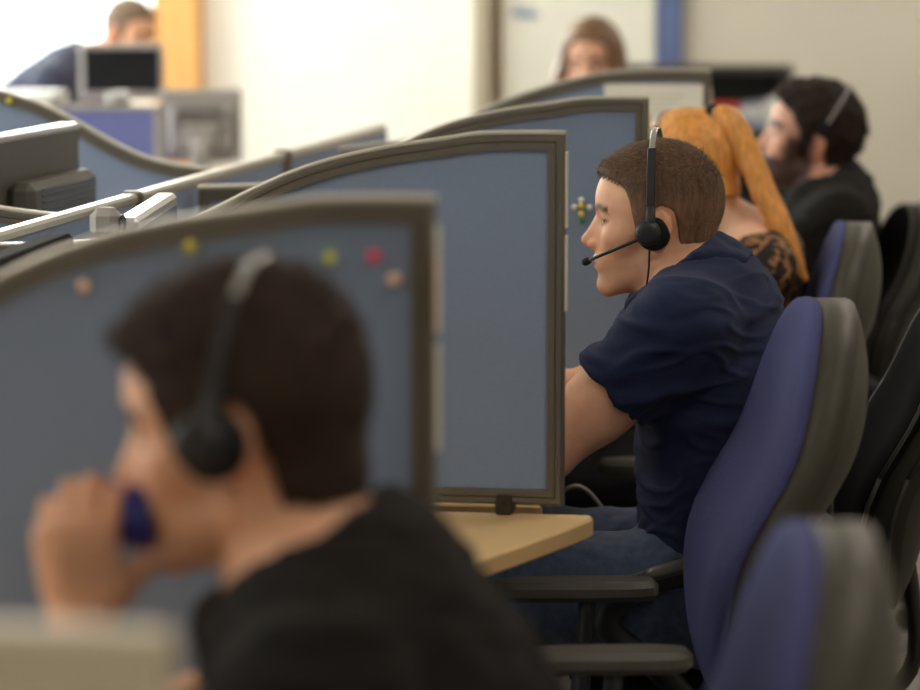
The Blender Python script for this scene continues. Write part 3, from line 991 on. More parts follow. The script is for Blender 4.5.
# ------------------------------------------------------------------ desk dividers with a wave-shaped top
DZ = .735
WAVE = [(0, .530), (.06, .530), (.12, .528), (.171, .520), (.25, .508), (.322, .492), (.38, .473), (.432, .450), (.5, .417), (.56, .395), (.63, .378), (.72, .368), (.812, .365)]
WAVE_L = [(0, .530), (.08, .530), (.15, .524), (.22, .508), (.28, .488), (.36, .448), (.42, .415), (.48, .388), (.54, .372), (.62, .362), (.66, .36)]
WAVE_B = [(0, .541), (.1, .542), (.2, .538), (.28, .525), (.355, .505), (.43, .48), (.49, .455), (.56, .42), (.65, .388), (.812, .365)]
def divider(x0, y, direction, wave, label, trim='trim', group=None, clamp=True, pale=False):
    """x0: free end; runs in direction (-1 left, +1 right) to the spine; stands on the worktop"""
    t = empty('desk_divider', (x0, y, DZ), 0, label, 'divider', group)
    top = spline(wave, 60); Lw = wave[-1][0]; b0 = .014
    loop = [(0.0, b0), (Lw, b0)] + [tuple(p) for p in top[::-1]]
    O = np.array(loop)
    if direction > 0: mp = lambda u, w, z: (u, w, z)
    else: mp = lambda u, w, z: (-u, w, z)
    T = .014; W = .0225
    cross = [(W, -T * .55), (W, -T), (.0125, -T), (.0115, -T * .86), (.0105, -T), (.004, -T), (0, -T * .6), (0, T * .6), (.004, T), (W, T), (W, T * .55)]
    def ring(sect):
        vs = []; fs = []
        for a, w in sect:
            q = inset(O, a) if a > 0 else O.copy()
            q[:, 0] = np.clip(q[:, 0], a, Lw - a)
            vs += [mp(p[0], w, p[1]) for p in q]
        n = len(O)
        for i in range(len(sect) - 1):
            for k in range(n):
                a = i * n + k; b = i * n + (k + 1) % n
                fs.append((a, b, b + n, a + n))
        return vs, fs
    fr = MB(); vs, fs = ring(cross); fr.add(vs, fs)
    fr.build('frame', M[trim], t)
    # fabric-covered board, slightly proud of nothing, inside the frame
    q = inset(O, .020); q[:, 0] = np.clip(q[:, 0], .020, Lw - .020)
    n = len(q); fb = MB()
    vs = [mp(p[0], -T * .6, p[1]) for p in q] + [mp(p[0], T * .6, p[1]) for p in q]
    fs = [tuple(range(n)), tuple(range(2 * n - 1, n - 1, -1))] + [(k, (k + 1) % n, n + (k + 1) % n, n + k) for k in range(n)]
    fb.add(vs, fs); fb.build('fabric_board', M['fabric_blue'], t)
    # slim rail capping the wave
    cap = MB()
    pts = [p for p in top if True]
    nn = len(pts); vs = []; fs = []
    sec = [(-T * .8, -.001), (-T * .8, .002), (-T * .45, .0042), (T * .45, .0042), (T * .8, .002), (T * .8, -.001)]
    tan = np.gradient(top, axis=0); tan /= np.linalg.norm(tan, axis=1, keepdims=True)
    for p, tg in zip(top, tan):
        nrm = np.array((-tg[1], tg[0])); 
        for w, hgt in sec:
            c = p + nrm * hgt
            vs.append(mp(c[0], w, c[1]))
    m = len(sec)
    for i in range(nn - 1):
        for k in range(m):
            a = i * m + k; b = i * m + (k + 1) % m
            fs.append((a, b, b + m, a + m))
    fs.append(tuple(range(m))); fs.append(tuple(range((nn - 1) * m, nn * m))[::-1])
    cap.add(vs, fs); cap.build('top_rail', M['rail'], t)
    # white hinge strip on the free end
    es = MB()
    for z0, z1 in ((.40, .505), (.285, .39)):
        es.box(mp(-.0015, 0, (z0 + z1) / 2), (.003, T * 1.3, z1 - z0), .001)
    es.build('edge_strip', M['edge_white'], t)
    if clamp:
        for u in (.082, Lw - .15):
            c = MB()
            c.box(mp(u, 0, .0115), (.026, .034, .022), .004)
            c.box(mp(u, -.018, .015), (.022, .005, .028), .002)
            cl = c.build('clamp', M['dark_metal'], t)
            s = MB(); s.lathe([(.004, 0), (.004, .003), (.0025, .004)], 12, Matrix.Translation(Vector(mp(u, -.0203, .018))) @ Matrix.Rotation(R(90), 4, 'X'))
            s.build('clamp_screw', M['black_plastic'], cl)
    return t
PX = -.46
YD = [2.845, 4.075, 5.262, 6.46]
divider(PX + .006, YD[0], -1, WAVE, 'tall blue wave-topped desk divider with coloured pins, nearest the camera', group='blue dividers on the right desk row')
divider(PX - .010, YD[1], -1, WAVE, 'blue wave-topped desk divider clamped to the wooden desk corner in front of the talking man', group='blue dividers on the right desk row')
divider(PX, YD[2], -1, WAVE, 'blue wave-topped desk divider with a flower of pins beside the talking man\'s face', group='blue dividers on the right desk row')
divider(PX + .028, YD[3], -1, WAVE_B, 'farthest blue wave-topped desk divider, with a white paper pinned to it', group='blue dividers on the right desk row')
for y, lb in ((4.66, 'blue left row divider at the photo\'s left edge, in front of the black monitor'), (5.80, 'blue divider of the left desk row sloping down behind the black monitor')):
    divider(-1.34 - .66, y, 1, WAVE_L, lb, group='blue dividers on the left desk row')

# ------------------------------------------------------------------ spine screens between the two rows
def spine_screen(x, y0, y1, ztop, label, along='y', trim='trim', railm='rail', group=None, hgt=.40, fab='fabric_blue', rh=.018):
    L = y1 - y0
    t = empty('desk_screen', (x, y0, ztop - hgt), 0, label, 'screen', group)
    mp = (lambda a, b, c: (b, a, c)) if along == 'y' else (lambda a, b, c: (a, b, c))
    def bx(mb, a0, a1, b, z0, z1, bev):
        c = mp((a0 + a1) / 2, 0, (z0 + z1) / 2); s = mp(a1 - a0, b, z1 - z0)
        mb.box(c, s, bev)
    f = MB()
    bx(f, .013, .034, .026, 0, hgt - rh, .003); bx(f, L - .034, L - .013, .026, 0, hgt - rh, .003); bx(f, .013, L - .013, .028, 0, .03, .003)
    f.build('frame', M[trim], t)
    b = MB(); bx(b, .03, L - .03, .020, .02, hgt - rh + .004, .002); b.build('fabric_board', M[fab], t)
    r = MB(); bx(r, .013, L - .013, .028, hgt - rh, hgt, .005); r.build('top_rail', M[railm], t)
    p = MB(); c = mp(0, 0, hgt / 2 + .002); p.box(c, mp(.022, .036, hgt + .004), .005)
    p.build('joint_post', M[trim], t)
    return t
for y0, lb in ((3.70, 'low straight blue screen between the desk rows, nearest piece at the photo\'s left edge'), (4.90, 'low straight blue screen between the desk rows, second piece from the camera'), (6.12, 'low straight blue screen between the desk rows, farthest piece before the white wall')):
    spine_screen(-1.30, y0, y0 + 1.20, 1.115, lb, group='low screens along the spine of the desks')
spine_screen(-.405 - .95, 1.65, 1.65 + .95, 1.105, 'pale beige low end screen at the bottom left corner, nearest the camera', along='x', trim='rail_pale', railm='rail_pale', rh=.055)
spine_screen(-3.02, 8.30, 8.30 + .92, 1.115, 'straight low lilac-blue screen in front of the man by the window', along='x', trim='grey_plastic', railm='grey_plastic', fab='fabric_lilac')

# ------------------------------------------------------------------ desks
def desk(y0, y1, side, label, group, tip=True):
    t = empty('desk', (-1.30, (y0 + y1) / 2, 0), 0, label, 'desk', group)
    L = (y1 - y0)
    if side > 0:
        fe = spline([(1.003, .868), (.982, .871), (.955, .862), (.90, .84), (.82, .805), (.75, .772), (.66, .738), (.55, .712), (.45, .70), (.3, .708), (.15, .745), (.03, .79)], 44)
        pts = [(.026, -L / 2 + .003)] + [(p[1], (p[0] - .5) * L) for p in fe[::-1]] + [(.026, 1.003 * L - L / 2)]
    else:
        pts = [(-.026, L / 2 - .003), (-.74, L / 2 - .003), (-.74, -L / 2 + .003), (-.026, -L / 2 + .003)]
    w = MB(); w.prism(pts, DZ - .026, DZ, .003)
    top = w.build('worktop', M['maple'], t)
    # edge band: thin strip round the outline
    O = np.array(pts); n = len(O); O2 = inset(O, -.0015)
    e = MB(); e.add([(p[0], p[1], DZ - .0235) for p in O2] + [(p[0], p[1], DZ - .0025) for p in O2], [(k, (k + 1) % n, n + (k + 1) % n, n + k) for k in range(n)])
    e.build('edge_band', M['maple_edge'], top)
    sg = side
    for yy in (-L / 2 + .12, L / 2 - .12):
        g = MB()
        g.box((sg * .10, yy, (DZ - .026) / 2), (.05, .05, DZ - .028), .004)
        g.box((sg * .29, yy, .02), (.44, .05, .04), .006)
        g.box((sg * .36, yy, DZ - .046), (.56, .04, .036), .004)
        g.build('leg', M['leg_metal'], t)
    b = MB(); b.box((sg * .055, 0, .50), (.018, L - .2, .36), .003); b.build('modesty_panel', M['grey_plastic'], t)
    return t
desk(1.675, 2.843, 1, 'light wooden desk under the elbow of the man in black', 'desks of the right row')
desk(2.85, 4.075, 1, 'light wooden desk whose rounded corner shows below the second divider', 'desks of the right row')
desk(4.105, 5.262, 1, 'light wooden desk the man in the navy shirt works at', 'desks of the right row')
desk(5.295, 6.46, 1, 'light wooden desk in front of the red-haired woman', 'desks of the right row')
desk(6.495, 7.66, 1, 'light wooden desk in front of the bearded man', 'desks of the right row')
desk(4.68, 5.78, -1, 'light wooden desk carrying the black monitor at the left edge', 'desks of the left row')
desk(5.82, 6.95, -1, 'light wooden desk of the left row beyond the black monitor', 'desks of the left row')
desk(8.34, 10.1, -1, 'light wooden desk the man by the window leans on', 'desks of the left row').location.x = -2.06

# ------------------------------------------------------------------ pins and papers on the dividers
def pin(x, z, y, colr, label, group, r=.0062):
    p = MB()
    Mx = Matrix.Translation((x, y, z)) @ Matrix.Rotation(R(90), 4, 'X')
    p.lathe([(.0012, -.008), (.0012, .0), (r * .62, .0005), (r * .55, .005), (r * .9, .008), (r, .011), (r * .8, .0135), (r * .3, .0145)], 16, Mx)
    return tag(p.build('push_pin', M['pin_' + colr]), label, 'pin', group)
for x, z, c, lb in ((-.8, 1.178, 'peach', 'peach pin on the near divider, leftmost, left of the seated man\'s hair'), (-.692, 1.218, 'olive', 'olive pin high on the near divider above the man\'s forehead'), (-.614, 1.206, 'yellow', 'yellow pin on the near divider just above the man\'s headband'), (-.554, 1.209, 'lime', 'lime pin on the near divider between the yellow and the pink pin'), (-.511, 1.211, 'pink', 'pink pin on the near divider, the only pink one'), (-.491, 1.189, 'peach', 'peach pin on the near divider below the pink pin, close to the corner')):
    pin(x, z, YD[0] - .010, c, lb, 'pins on the near divider')
for x, z, c, lb in ((-.576, 1.086, 'white', 'white pin at the top of the pin flower by the man\'s nose'), (-.589, 1.0735, 'white', 'white pin at the left of the pin flower by the man\'s nose'), (-.562, 1.0735, 'white', 'white pin at the right of the pin flower by the man\'s nose'), (-.576, 1.0765, 'yellow', 'yellow pin in the upper middle of the pin flower'), (-.576, 1.062, 'yellow', 'yellow pin low in the pin flower above the green one'), (-.5745, 1.050, 'green', 'green pin at the bottom of the pin flower')):
    pin(x, z, YD[2] - .010, c, lb, 'pins arranged as a flower', r=.0054)
pin(-1.784, 1.232, 5.79, 'yellow', 'yellow pin on the left row divider at the photo\'s left edge', None)
tab = MB(); tab.box((PX + .0076, YD[0], 1.175), (.002, .024, .070), .0006)
tag(tab.build('sticky_note', M['pin_peach']), 'peach sticky strip on the end edge of the near divider', 'note')
pp = MB(); pp.box((-.553, YD[3] - .0175, 1.170), (.214, .002, .155), .0004)
po = tag(pp.build('paper_sheet', M['paper']), 'white sheet of paper pinned to the farthest right divider', 'paper')
for i in range(5):
    ln = MB(); ln.box((-.56 + .004 * (i % 2), YD[3] - .0188, 1.222 - i * .012), (.15 - .03 * (i % 3), .0006, .003), .0001)
    ln.build('printed_line', M['paper_print'], po)

# ================================================================== CHAIRS
def backrest_mesh(zc, a, b, prof, front, rim, dome, pe=2.5, low=.22, conc=.03, x_off=0.0, scale=1.0, rings=14, seg=56):
    """rounded back: front bulge, side rim and rear dome. returns MB"""
    mb = MB(); vs = []; fs = []
    def pt(s, th, x):
        c, sn = math.cos(th), math.sin(th)
        y = a * scale * s * math.copysign(abs(c) ** (2 / pe), c)
        z = b * scale * s * math.copysign(abs(sn) ** (2 / pe), sn)
        y *= 1 - low * max(0, -z / b) ** 1.5 - .02 * max(0, z / b) ** 2
        return (prof(zc + z) + conc * (y / a) ** 2 + x + x_off, y, zc + z)
    levels = [(s, front * (1 - s ** 5)) for s in np.linspace(0.02, 1, rings)]
    levels += [(1.0, -rim)]
    levels += [(s, -rim - dome * (1 - s ** 4)) for s in np.linspace(.97, .02, rings)]
    for s, x in levels:
        for k in range(seg):
            vs.append(pt(s, 2 * math.pi * k / seg, x))
    for i in range(len(levels) - 1):
        for k in range(seg):
            p = i * seg + k; q = i * seg + (k + 1) % seg
            fs.append((p, p + seg, q + seg, q))
    fs.append(tuple(range(seg))); fs.append(tuple(range((len(levels) - 1) * seg, len(levels) * seg))[::-1])
    mb.add(vs, fs, True)
    return mb
def seat_mesh(z0, z1, cx, ax, ay, pe=3.2, seg=48):
    mb = MB(); vs = []; fs = []
    lev = [(.05, z0), (.86, z0), (.96, z0 + .012), (1, z0 + (z1 - z0) * .45), (.985, z1 - .018), (.93, z1 - .004), (.8, z1), (.4, z1 - .006), (.03, z1 - .008)]
    for s, z in lev:
        for k in range(seg):
            th = 2 * math.pi * k / seg; c, sn = math.cos(th), math.sin(th)
            x = ax * s * math.copysign(abs(c) ** (2 / pe), c); y = ay * s * math.copysign(abs(sn) ** (2 / pe), sn)
            vs.append((cx + x, y, z - .03 * max(0, x / ax - .5) ** 2))
    for i in range(len(lev) - 1):
        for k in range(seg):
            p = i * seg + k; q = i * seg + (k + 1) % seg
            fs.append((p, q, q + seg, p + seg))
    fs.append(tuple(range(seg))[::-1]); fs.append(tuple(range((len(lev) - 1) * seg, len(lev) * seg)))
    return mb.add(vs, fs, True)

def office_chair(at, deg, label, group, style='blue', seat=.428, top=1.035, arm=.60, arm_y=.225, lean=.30, x0=-.20, arm_x=.03):
    """seat centre at the origin, x forward, y left"""
    t = empty('office_chair', (at[0], at[1], 0), R(deg), label, 'chair', group)
    fabric = M['chair_blue'] if style == 'blue' else M['chair_black']
    shell = M['chair_shell'] if style == 'blue' else M['chair_shell_dark']
    zb = seat + .06; zc = (zb + top) / 2; b = (top - zb) / 2
    prof = lambda z: x0 - lean * .25 * (z - .6) - lean * .27 / (1 + math.exp(-(z - .77) / .042)) + .008
    wd = .235 if style == 'blue' else .245
    pad = backrest_mesh(zc, wd, b, prof, .030, .012, .004, x_off=.012, pe=2.5).build('backrest_pad', fabric, t)
    sh = backrest_mesh(zc, wd, b, prof, .0005, .050, .034, scale=.995, x_off=.0015, pe=2.5).build('back_shell', shell, t)
    if style != 'blue':
        pm = MB(); pts = []
        for off, sc in ((.012, .985), (-.030, .995)):
            ring = []
            for k in range(57):
                th = 2 * math.pi * k / 56; c, sn = math.cos(th), math.sin(th)
                y = wd * sc * math.copysign(abs(c) ** .8, c); z = b * sc * math.copysign(abs(sn) ** .8, sn)
                y *= 1 - .22 * max(0, -z / b) ** 1.5 - .02 * max(0, z / b) ** 2
                ring.append((prof(zc + z) + .03 * (y / wd) ** 2 + off, y, zc + z))
            pm.tube(ring, .0045, 8)
        pm.build('piping', M['chair_pipe'], pad)
    seat_mesh(seat - .065, seat, .02, .245, .245).build('seat', fabric, t)
    up = MB(); up.box((.0, 0, seat - .078), (.34, .34, .022), .008)
    up.box((-.10, 0, seat - .105), (.22, .14, .035), .01)
    up.build('seat_plate', M['black_plastic'], t)
    br = MB(); br.tube(spline([(-.12, 0, seat - .10), (-.22, 0, seat - .09), (-.285, 0, seat - .02), (prof(zb + .12) - .055, 0, zb + .12)], 16), .026, 12, flat=.5)
    br.build('back_bracket', M['black_plastic'], t)
    for sg in (1, -1):
        if style == 'blue':
            pd = MB(); ol = []
            Lh, Wh = .125, .036
            for k in range(36):
                th = 2 * math.pi * k / 36; c, sn = math.cos(th), math.sin(th)
                ol.append((arm_x + Lh * math.copysign(abs(c) ** .55, c), sg * arm_y + Wh * math.copysign(abs(sn) ** .75, sn) * (1 - .12 * c)))
            pd.prism(ol, arm - .030, arm, .009, mapf=lambda v: (v[0], v[1], v[2] - .25 * max(0, v[0] - arm_x - .04) ** 2))
            ao = pd.build('arm_pad', M['arm_pad'], t)
            st = MB()
            st.tube(spline([(arm_x - .02, sg * arm_y, arm - .028), (arm_x - .015, sg * (arm_y + .004), arm - .10), (arm_x - .005, sg * (arm_y - .005), seat - .06), (arm_x, sg * (arm_y - .05), seat - .088), (arm_x, sg * .10, seat - .088)], 18), [.026] * 6 + [.030] * 12, 12, flat=.5)
            st.build('arm_support', M['black_plastic'], ao)
        else:
            lp = MB()
            path = spline([(-.16, sg * .235, seat + .05), (-.18, sg * .275, arm - .05), (-.10, sg * .276, arm), (.05, sg * .276, arm + .004), (.16, sg * .276, arm - .022), (.205, sg * .275, arm - .08), (.13, sg * .275, seat + .02), (.06, sg * .255, seat - .06), (.02, sg * .18, seat - .085)], 48)
            lp.tube(path, .020, 12, flat=.75)
            lo_ = lp.build('arm_loop', M['black_plastic'], t)
            pdm = MB(); pth = spline([(-.11, sg * .276, arm + .012), (.05, sg * .276, arm + .017), (.15, sg * .276, arm - .004)], 14)
            pdm.tube(pth, [.016] + [.024] * 12 + [.016], 12, flat=.45, up=(0, 0, 1))
            pdm.build('arm_pad', M['arm_pad'], lo_)
    col = MB(); col.lathe([(.030, .10), (.030, .27), (.022, .275), (.022, seat - .09)], 20); col.build('gas_column', M['black_plastic'], t)
    hub = MB(); hub.lathe([(.05, .075), (.056, .085), (.056, .115), (.040, .128)], 24); bo = hub.build('base_hub', M['black_plastic'], t)
    for k in range(5):
        an = 2 * math.pi * k / 5 + .3; c, s_ = math.cos(an), math.sin(an)
        lg = MB(); lg.tube([(c * .04, s_ * .04, .10), (c * .15, s_ * .15, .095), (c * .27, s_ * .27, .072)], [.030, .026, .018], 12, flat=.7, up=(0, 0, 1))
        lo_ = lg.build('base_leg', M['black_plastic'], t)
        cs = MB()
        for o in (-.014, .014):
            Mx = Matrix.Translation((c * .27 - s_ * o, s_ * .27 + c * o, .0285)) @ Matrix.Rotation(an, 4, 'Z') @ Matrix.Rotation(R(90), 4, 'X')
            cs.lathe([(.022, -.009), (.028, -.006), (.028, .006), (.022, .009)], 18, Mx)
        cs.lathe([(.008, .03), (.008, .075)], 10, Matrix.Translation((c * .27, s_ * .27, 0)))
        cs.build('caster', M['black_plastic'], lo_)
    return t
GC = 'office chairs along the right desk row'
office_chair((-.375, 2.435), 188, 'blue office chair at the bottom right, nearest the camera, behind the man in black', GC, arm=.60, top=1.022, arm_y=.262)
office_chair((-.440, 4.09), 190.5, 'empty blue office chair with grey shell in front of the man in navy', GC, arm=.595, arm_y=.230, arm_x=.0, lean=.33)
office_chair((-.265, 4.68), 186, 'black leather office chair with loop arms under the man in navy, at the right edge', GC, style='black', arm=.592, lean=.33, top=.975, x0=-.215)
office_chair((-.425, 5.66), 184, 'blue office chair behind the red-haired woman', GC, top=1.018, arm_y=.25)
office_chair((-.262, 6.80), 190, 'dark office chair behind the bearded man, against the beige wall', GC, style='black', top=.965, x0=-.17)
office_chair((-.91, 8.59), 270, 'office chair under the long-haired woman facing the camera', GC, top=.98)

# ================================================================== MONITORS and other desk things
def monitor(at, deg, w, hgt, base_z, zc, label, body='black_plastic', lip='black_gloss', tilt=0, bulge=.03, group=None, vents=True, depth=.045, top_bezel=None):
    """origin on the desk; +x is the way the display faces"""
    t = empty('monitor', (at[0], at[1], base_z), R(deg), label, 'monitor', group)
    z = zc - base_z
    Rt = Matrix.Rotation(R(-tilt), 3, 'Y')
    P = lambda v: Rt @ Vector((v[0], v[1], v[2])) + Vector((0, 0, z))
    hs = MB(); hs.box(P((0, 0, 0)), (depth, w, hgt), .006, rot=Rt)
    ho = hs.build('housing', M[lip], t)
    bk = MB()
    bk.box(P((-depth / 2 - bulge / 2, 0, -.01)), (bulge, w * .78, hgt * .66), min(.014, bulge * .4), rot=Rt)
    bk.box(P((-depth / 2 - bulge - .012, 0, -.03)), (.024, w * .42, hgt * .34), .008, rot=Rt)
    bo = bk.build('rear_cover', M[body], t)
    if vents:
        vt = MB()
        for i in range(7):
            vt.box(P((-depth / 2 - bulge - .0008, 0, hgt * .27 - i * .011)), (.003, w * .6, .004), .001, rot=Rt)
        vt.build('vent_slots', M['black_gloss'], bo)
    if top_bezel:
        tb = MB(); tb.box(P((0, 0, hgt / 2 - .004)), (depth + .003, w + .003, .014), .004, rot=Rt); tb.build('top_bezel', M[top_bezel], ho)
    dp = MB(); dp.box(P((depth / 2 + .0005, 0, .006)), (.002, w - .03, hgt - .045), .0005, rot=Rt); dp.build('display', M['screen_black'], t)
    st = MB(); st.tube([(-.02 - depth / 2 - bulge, 0, z - hgt * .12), (-.05 - bulge, 0, z - hgt * .45), (-.03, 0, .03), (-.02, 0, .012)], [.028, .026, .026, .03], 14, flat=.6)
    st.build('stand_neck', M[body], t)
    ft = MB(); ol = [(-.02 + .10 * math.cos(a), .13 * math.sin(a)) for a in np.linspace(0, 2 * math.pi, 36, endpoint=False)]
    ft.prism(ol, .001, .016, .005); ft.build('stand_foot', M[body], t)
    return t
monitor((-1.545, 5.12), 180, .52, .40, DZ, 1.006, 'black monitor seen from behind with a bright top edge, at the left edge', bulge=.05, lip='dark_grey', body='dark_grey', depth=.036, top_bezel='silver')
monitor((-1.155, 4.44), 7.5, .50, .36, DZ, .952, 'monitor of the man in navy, its pale silver top just showing above the near divider', body='silver', lip='silver', depth=.035, bulge=.02)
monitor((-1.165, 3.778), 3, .54, .36, DZ, .942, 'black monitor on the empty desk, its top edge showing above the near divider at left', lip='matte_black', body='matte_black', depth=.04)
monitor((-2.325, 8.66), -74, .25, .17, DZ, 1.195, 'black monitor with pale frame in front of the man by the window', lip='grey_plastic', depth=.03)
m5 = monitor((-2.04, 8.47), 100, .235, .21, DZ, 1.048, 'grey monitor turned sideways below the orange wood pilaster', body='grey_plastic', lip='grey_plastic', depth=.03)
# camera on top of the post beside the black monitor
wc = empty('webcam', (-1.142, 4.155, DZ), R(0), 'small grey webcam on a stalk beside the black monitor behind the near divider', 'camera')
b = MB(); b.box((0, 0, .392), (.045, .036, .046), .012); wb = b.build('camera_head', M['grey_plastic'], wc)
b = MB(); b.lathe([(.012, 0), (.013, .004), (.009, .006)], 16, Matrix.Translation((.022, 0, .392)) @ Matrix.Rotation(R(90), 4, 'Y')); b.build('lens', M['black_gloss'], wb)
b = MB(); b.tube([(0, 0, .01), (0, 0, .375)], .008, 10); b.build('stalk', M['black_plastic'], wc)
b = MB(); b.lathe([(.045, .001), (.045, .010), (.03, .016)], 24); b.build('foot', M['black_plastic'], wc)
# papers on the screen by the window
b = MB(); b.box((-2.49, 8.315, 1.134), (.15, .16, .034), .003)
tag(b.build('paper_stack', M['white_box']), 'bright white paper stack lying on the lilac screen at left', 'paper')
b = MB(); b.tube(spline([(-2.262, 8.30, 1.118), (-2.262, 8.30, 1.135), (-2.24, 8.30, 1.142), (-2.2, 8.30, 1.136)], 10), .012, 10)
tag(b.build('phone_handset', M['silver']), 'small silver phone handset lying on the lilac screen', 'phone')
# computer towers under the desks
def tower(x, y, label):
    t = empty('computer_tower', (x, y, 0), R(180), label, 'computer', 'black computer towers under the desks')
    b = MB(); b.box((0, 0, .225), (.42, .19, .42), .008); b.build('case', M['black_plastic'], t)
    b = MB(); b.box((.212, 0, .225), (.012, .17, .40), .004); f = b.build('front_panel', M['black_gloss'], t)
    b = MB(); b.lathe([(.012, 0), (.012, .004)], 16, Matrix.Translation((.217, 0, .36)) @ Matrix.Rotation(R(90), 4, 'Y')); b.build('power_button', M['grey_plastic'], f)
    for yy in (-.07, .07):
        b = MB(); b.box((0, yy, .0085), (.36, .02, .015), .003); b.build('foot', M['black_plastic'], t)
tower(-.92, 5.02, 'black computer tower under the desk of the man in navy')
tower(-.92, 6.2, 'black computer tower under the desk of the red-haired woman')
b = MB(); b.tube(spline([(-.70, 4.98, .40), (-.62, 4.95, .56), (-.55, 4.92, .63), (-.50, 4.95, .58), (-.47, 5.0, .50), (-.50, 5.05, .3), (-.58, 5.06, .01)], 40), .0035, 8)
tag(b.build('cable', M['grey_plastic']), 'thin grey cable hanging below the arm of the man in navy', 'cable')
# dark bookcase by the beige wall
bc = empty('bookcase', (-.74, 9.75, 0), 0, 'low black open bookcase in front of the beige wall behind the bearded man', 'bookcase')
BW, BH, BD = .70, 1.19, .34
def shelf_part(nm, c, s):
    b = MB(); b.box(c, s, .003); return b.build(nm, M['shelf_black'], bc)
shelf_part('side_panel', (-BW / 2 + .011, 0, BH / 2), (.022, BD, BH)); shelf_part('side_panel', (BW / 2 - .011, 0, BH / 2), (.022, BD, BH))
shelf_part('top_panel', (0, 0, BH - .012), (BW - .046, BD, .024)); shelf_part('back_panel', (0, BD / 2 - .006, BH / 2), (BW - .046, .010, BH - .03))
for z in (.06, .40, .74, .98): shelf_part('shelf', (0, -.004, z), (BW - .046, BD - .016, .022))
b = MB(); b.box((-.612, 9.67, .9915 + .042), (.12, .16, .083), .003); tag(b.build('storage_box', M['red_box']), 'red box on the upper shelf of the black bookcase', 'box')
for i, (x, h_, c, lb) in enumerate(((-.525, .085, 'lilac', 'lilac-grey binder on the bookcase, next to the red box'), (-.487, .09, 'lilac', 'lilac-grey binder on the bookcase, farther from the red box'), (-.445, .10, 'white_box', 'white binder on the bookcase beside the bearded man\'s nose'))):
    t = empty('binder', (x, 9.68, .9915), 0, lb, 'binder', 'binders on the bookcase')
    b = MB(); b.box((0, 0, h_ / 2), (.036, .22, h_), .003); b.build('cover', M[c], t)
    b = MB(); b.box((0, -.1105, h_ * .62), (.022, .001, h_ * .4), .0003); b.build('spine_label', M['paper'], t)
# tall white notice board with blue marks on the far wall
wb = empty('notice_board', (-1.20, Y1 - .02, 1.72), 0, 'tall white board with faint blue writing at its top left, behind the long-haired woman', 'board')
b = MB(); b.box((0, 0, 0), (.555, .016, 1.9), .003); b.build('board_panel', M['paper'], wb)
b = MB(); b.box((-.2835, -.002, 0), (.012, .03, 1.9), .003); b.build('edge_trim', M['brown_trim'], wb)
ink = MB()
for pts in ([(-.235, .015), (-.222, .06), (-.21, .012)], [(-.229, .035), (-.214, .035)], [(-.198, .05), (-.198, .012), (-.18, .012), (-.18, .04), (-.196, .042)], [(-.165, .04), (-.172, .02), (-.16, .010), (-.15, .02), (-.152, .038)]):
    ink.tube([(p[0], -.0095, p[1] - .405) for p in pts], .0045, 8)
ink.build('blue_writing', M['blue_ink'], wb)

# ================================================================== PEOPLE
def ceil_hands(n=(0, 0, -1), t=(0, -1, 0), f=(1, 0, -.05)):
    return dict(f=f, n=n, t=t, curl=(.15, .35, .25), topen=.6)
DOWN_L = dict(f=(1, -.25, .0), n=(0, 0, -1), t=(0, -1, 0), curl=(.06, .16, .16), topen=.6)
DOWN_R = dict(f=(1, .25, .0), n=(0, 0, -1), t=(0, 1, 0), curl=(.06, .16, .16), topen=.6)
def seat_legs(hz=.53, kz=.54, kx=.43, hx=0.0, dx=0.10):
    return [((hx, .095, hz), (kx, .125, kz), (kx - .02 + dx, .115, .09), (kx + .10 + dx, .125, .045)),
            ((hx, -.095, hz), (kx, -.125, kz), (kx - .02 + dx, -.115, .09), (kx + .10 + dx, -.125, .045))]

# ---- man in navy shirt (in focus)
def paint_mid(mixc, g, x, y, z, near):
    brow(mixc, g, x, y, z, (104, 76, 56), .75)
    st = np.exp(-((z + .075) / .035) ** 2) * (x > -.0) * np.clip((.045 - z) / .05, 0, 1)
    mixc(.22 * st, (150, 120, 104))
MID_POLY = [(.125, .102), (.094, .0945), (.070, .086), (.052, .078), (.041, .066), (.036, .048), (.032, .028), (.0285, .006), (.0235, -.010), (.015, -.012), (.011, .004), (.009, .022), (.001, .037), (-.012, .044), (-.024, .043), (-.034, .034), (-.0385, .016), (-.039, -.004), (-.040, -.022), (-.044, -.040), (-.052, -.054), (-.075, -.064), (-.2, -.066), (-.2, .3), (.125, .3)]
mid, Fm = person(dict(
    at=(-.30, 4.6), rz=R(180), h=.004, skin=SK['mid'], seed=2.3,
    label='person in a navy polo shirt talking into a headset microphone, in profile',
    head=(.086, 0, 1.090), head_rot=(.02, -.03, 0), hs=.972, neck=(.035, 0, 1.005),
    torso=[((-.015, 0, .53), .168, .112), ((-.01, 0, .60), .162, .112), ((-.012, 0, .70), .155, .108), ((-.010, 0, .80), .163, .112), ((.0, 0, .885), .172, .115), ((.012, 0, .95), .165, .100), ((.028, 0, 1.0), .10, .066)],
    sr=.060,
    arms=[((.035, .182, .955), (.235, .205, .770), (.47, .12, .785), DOWN_L), ((.035, -.182, .955), (.21, -.245, .80), (.43, -.12, .785), DOWN_R)],
    legs=seat_legs(.535, .555, .42), waist=(-.012, 0, .645), hem=(-.01, 0, .61), trousers='denim',
    shirt=dict(mat=M['navy_knit'], sleeve=.51, collar=True, name='polo_shirt', fold=.008, neck_h=.018, neck_tilt=-.25, loose=.002, collar_r=.074, collar_up=.022, flare=.003, extra=lambda S: (S.add(ell((.068, .140, .955), (.050, .060, .052)), .02), S.add(ell((.062, .078, .960), (.056, .075, .050)), .02), S.add(ell((.062, -.078, .960), (.056, .075, .050)), .02))),
    paint=paint_mid, iris='iris_blue'))
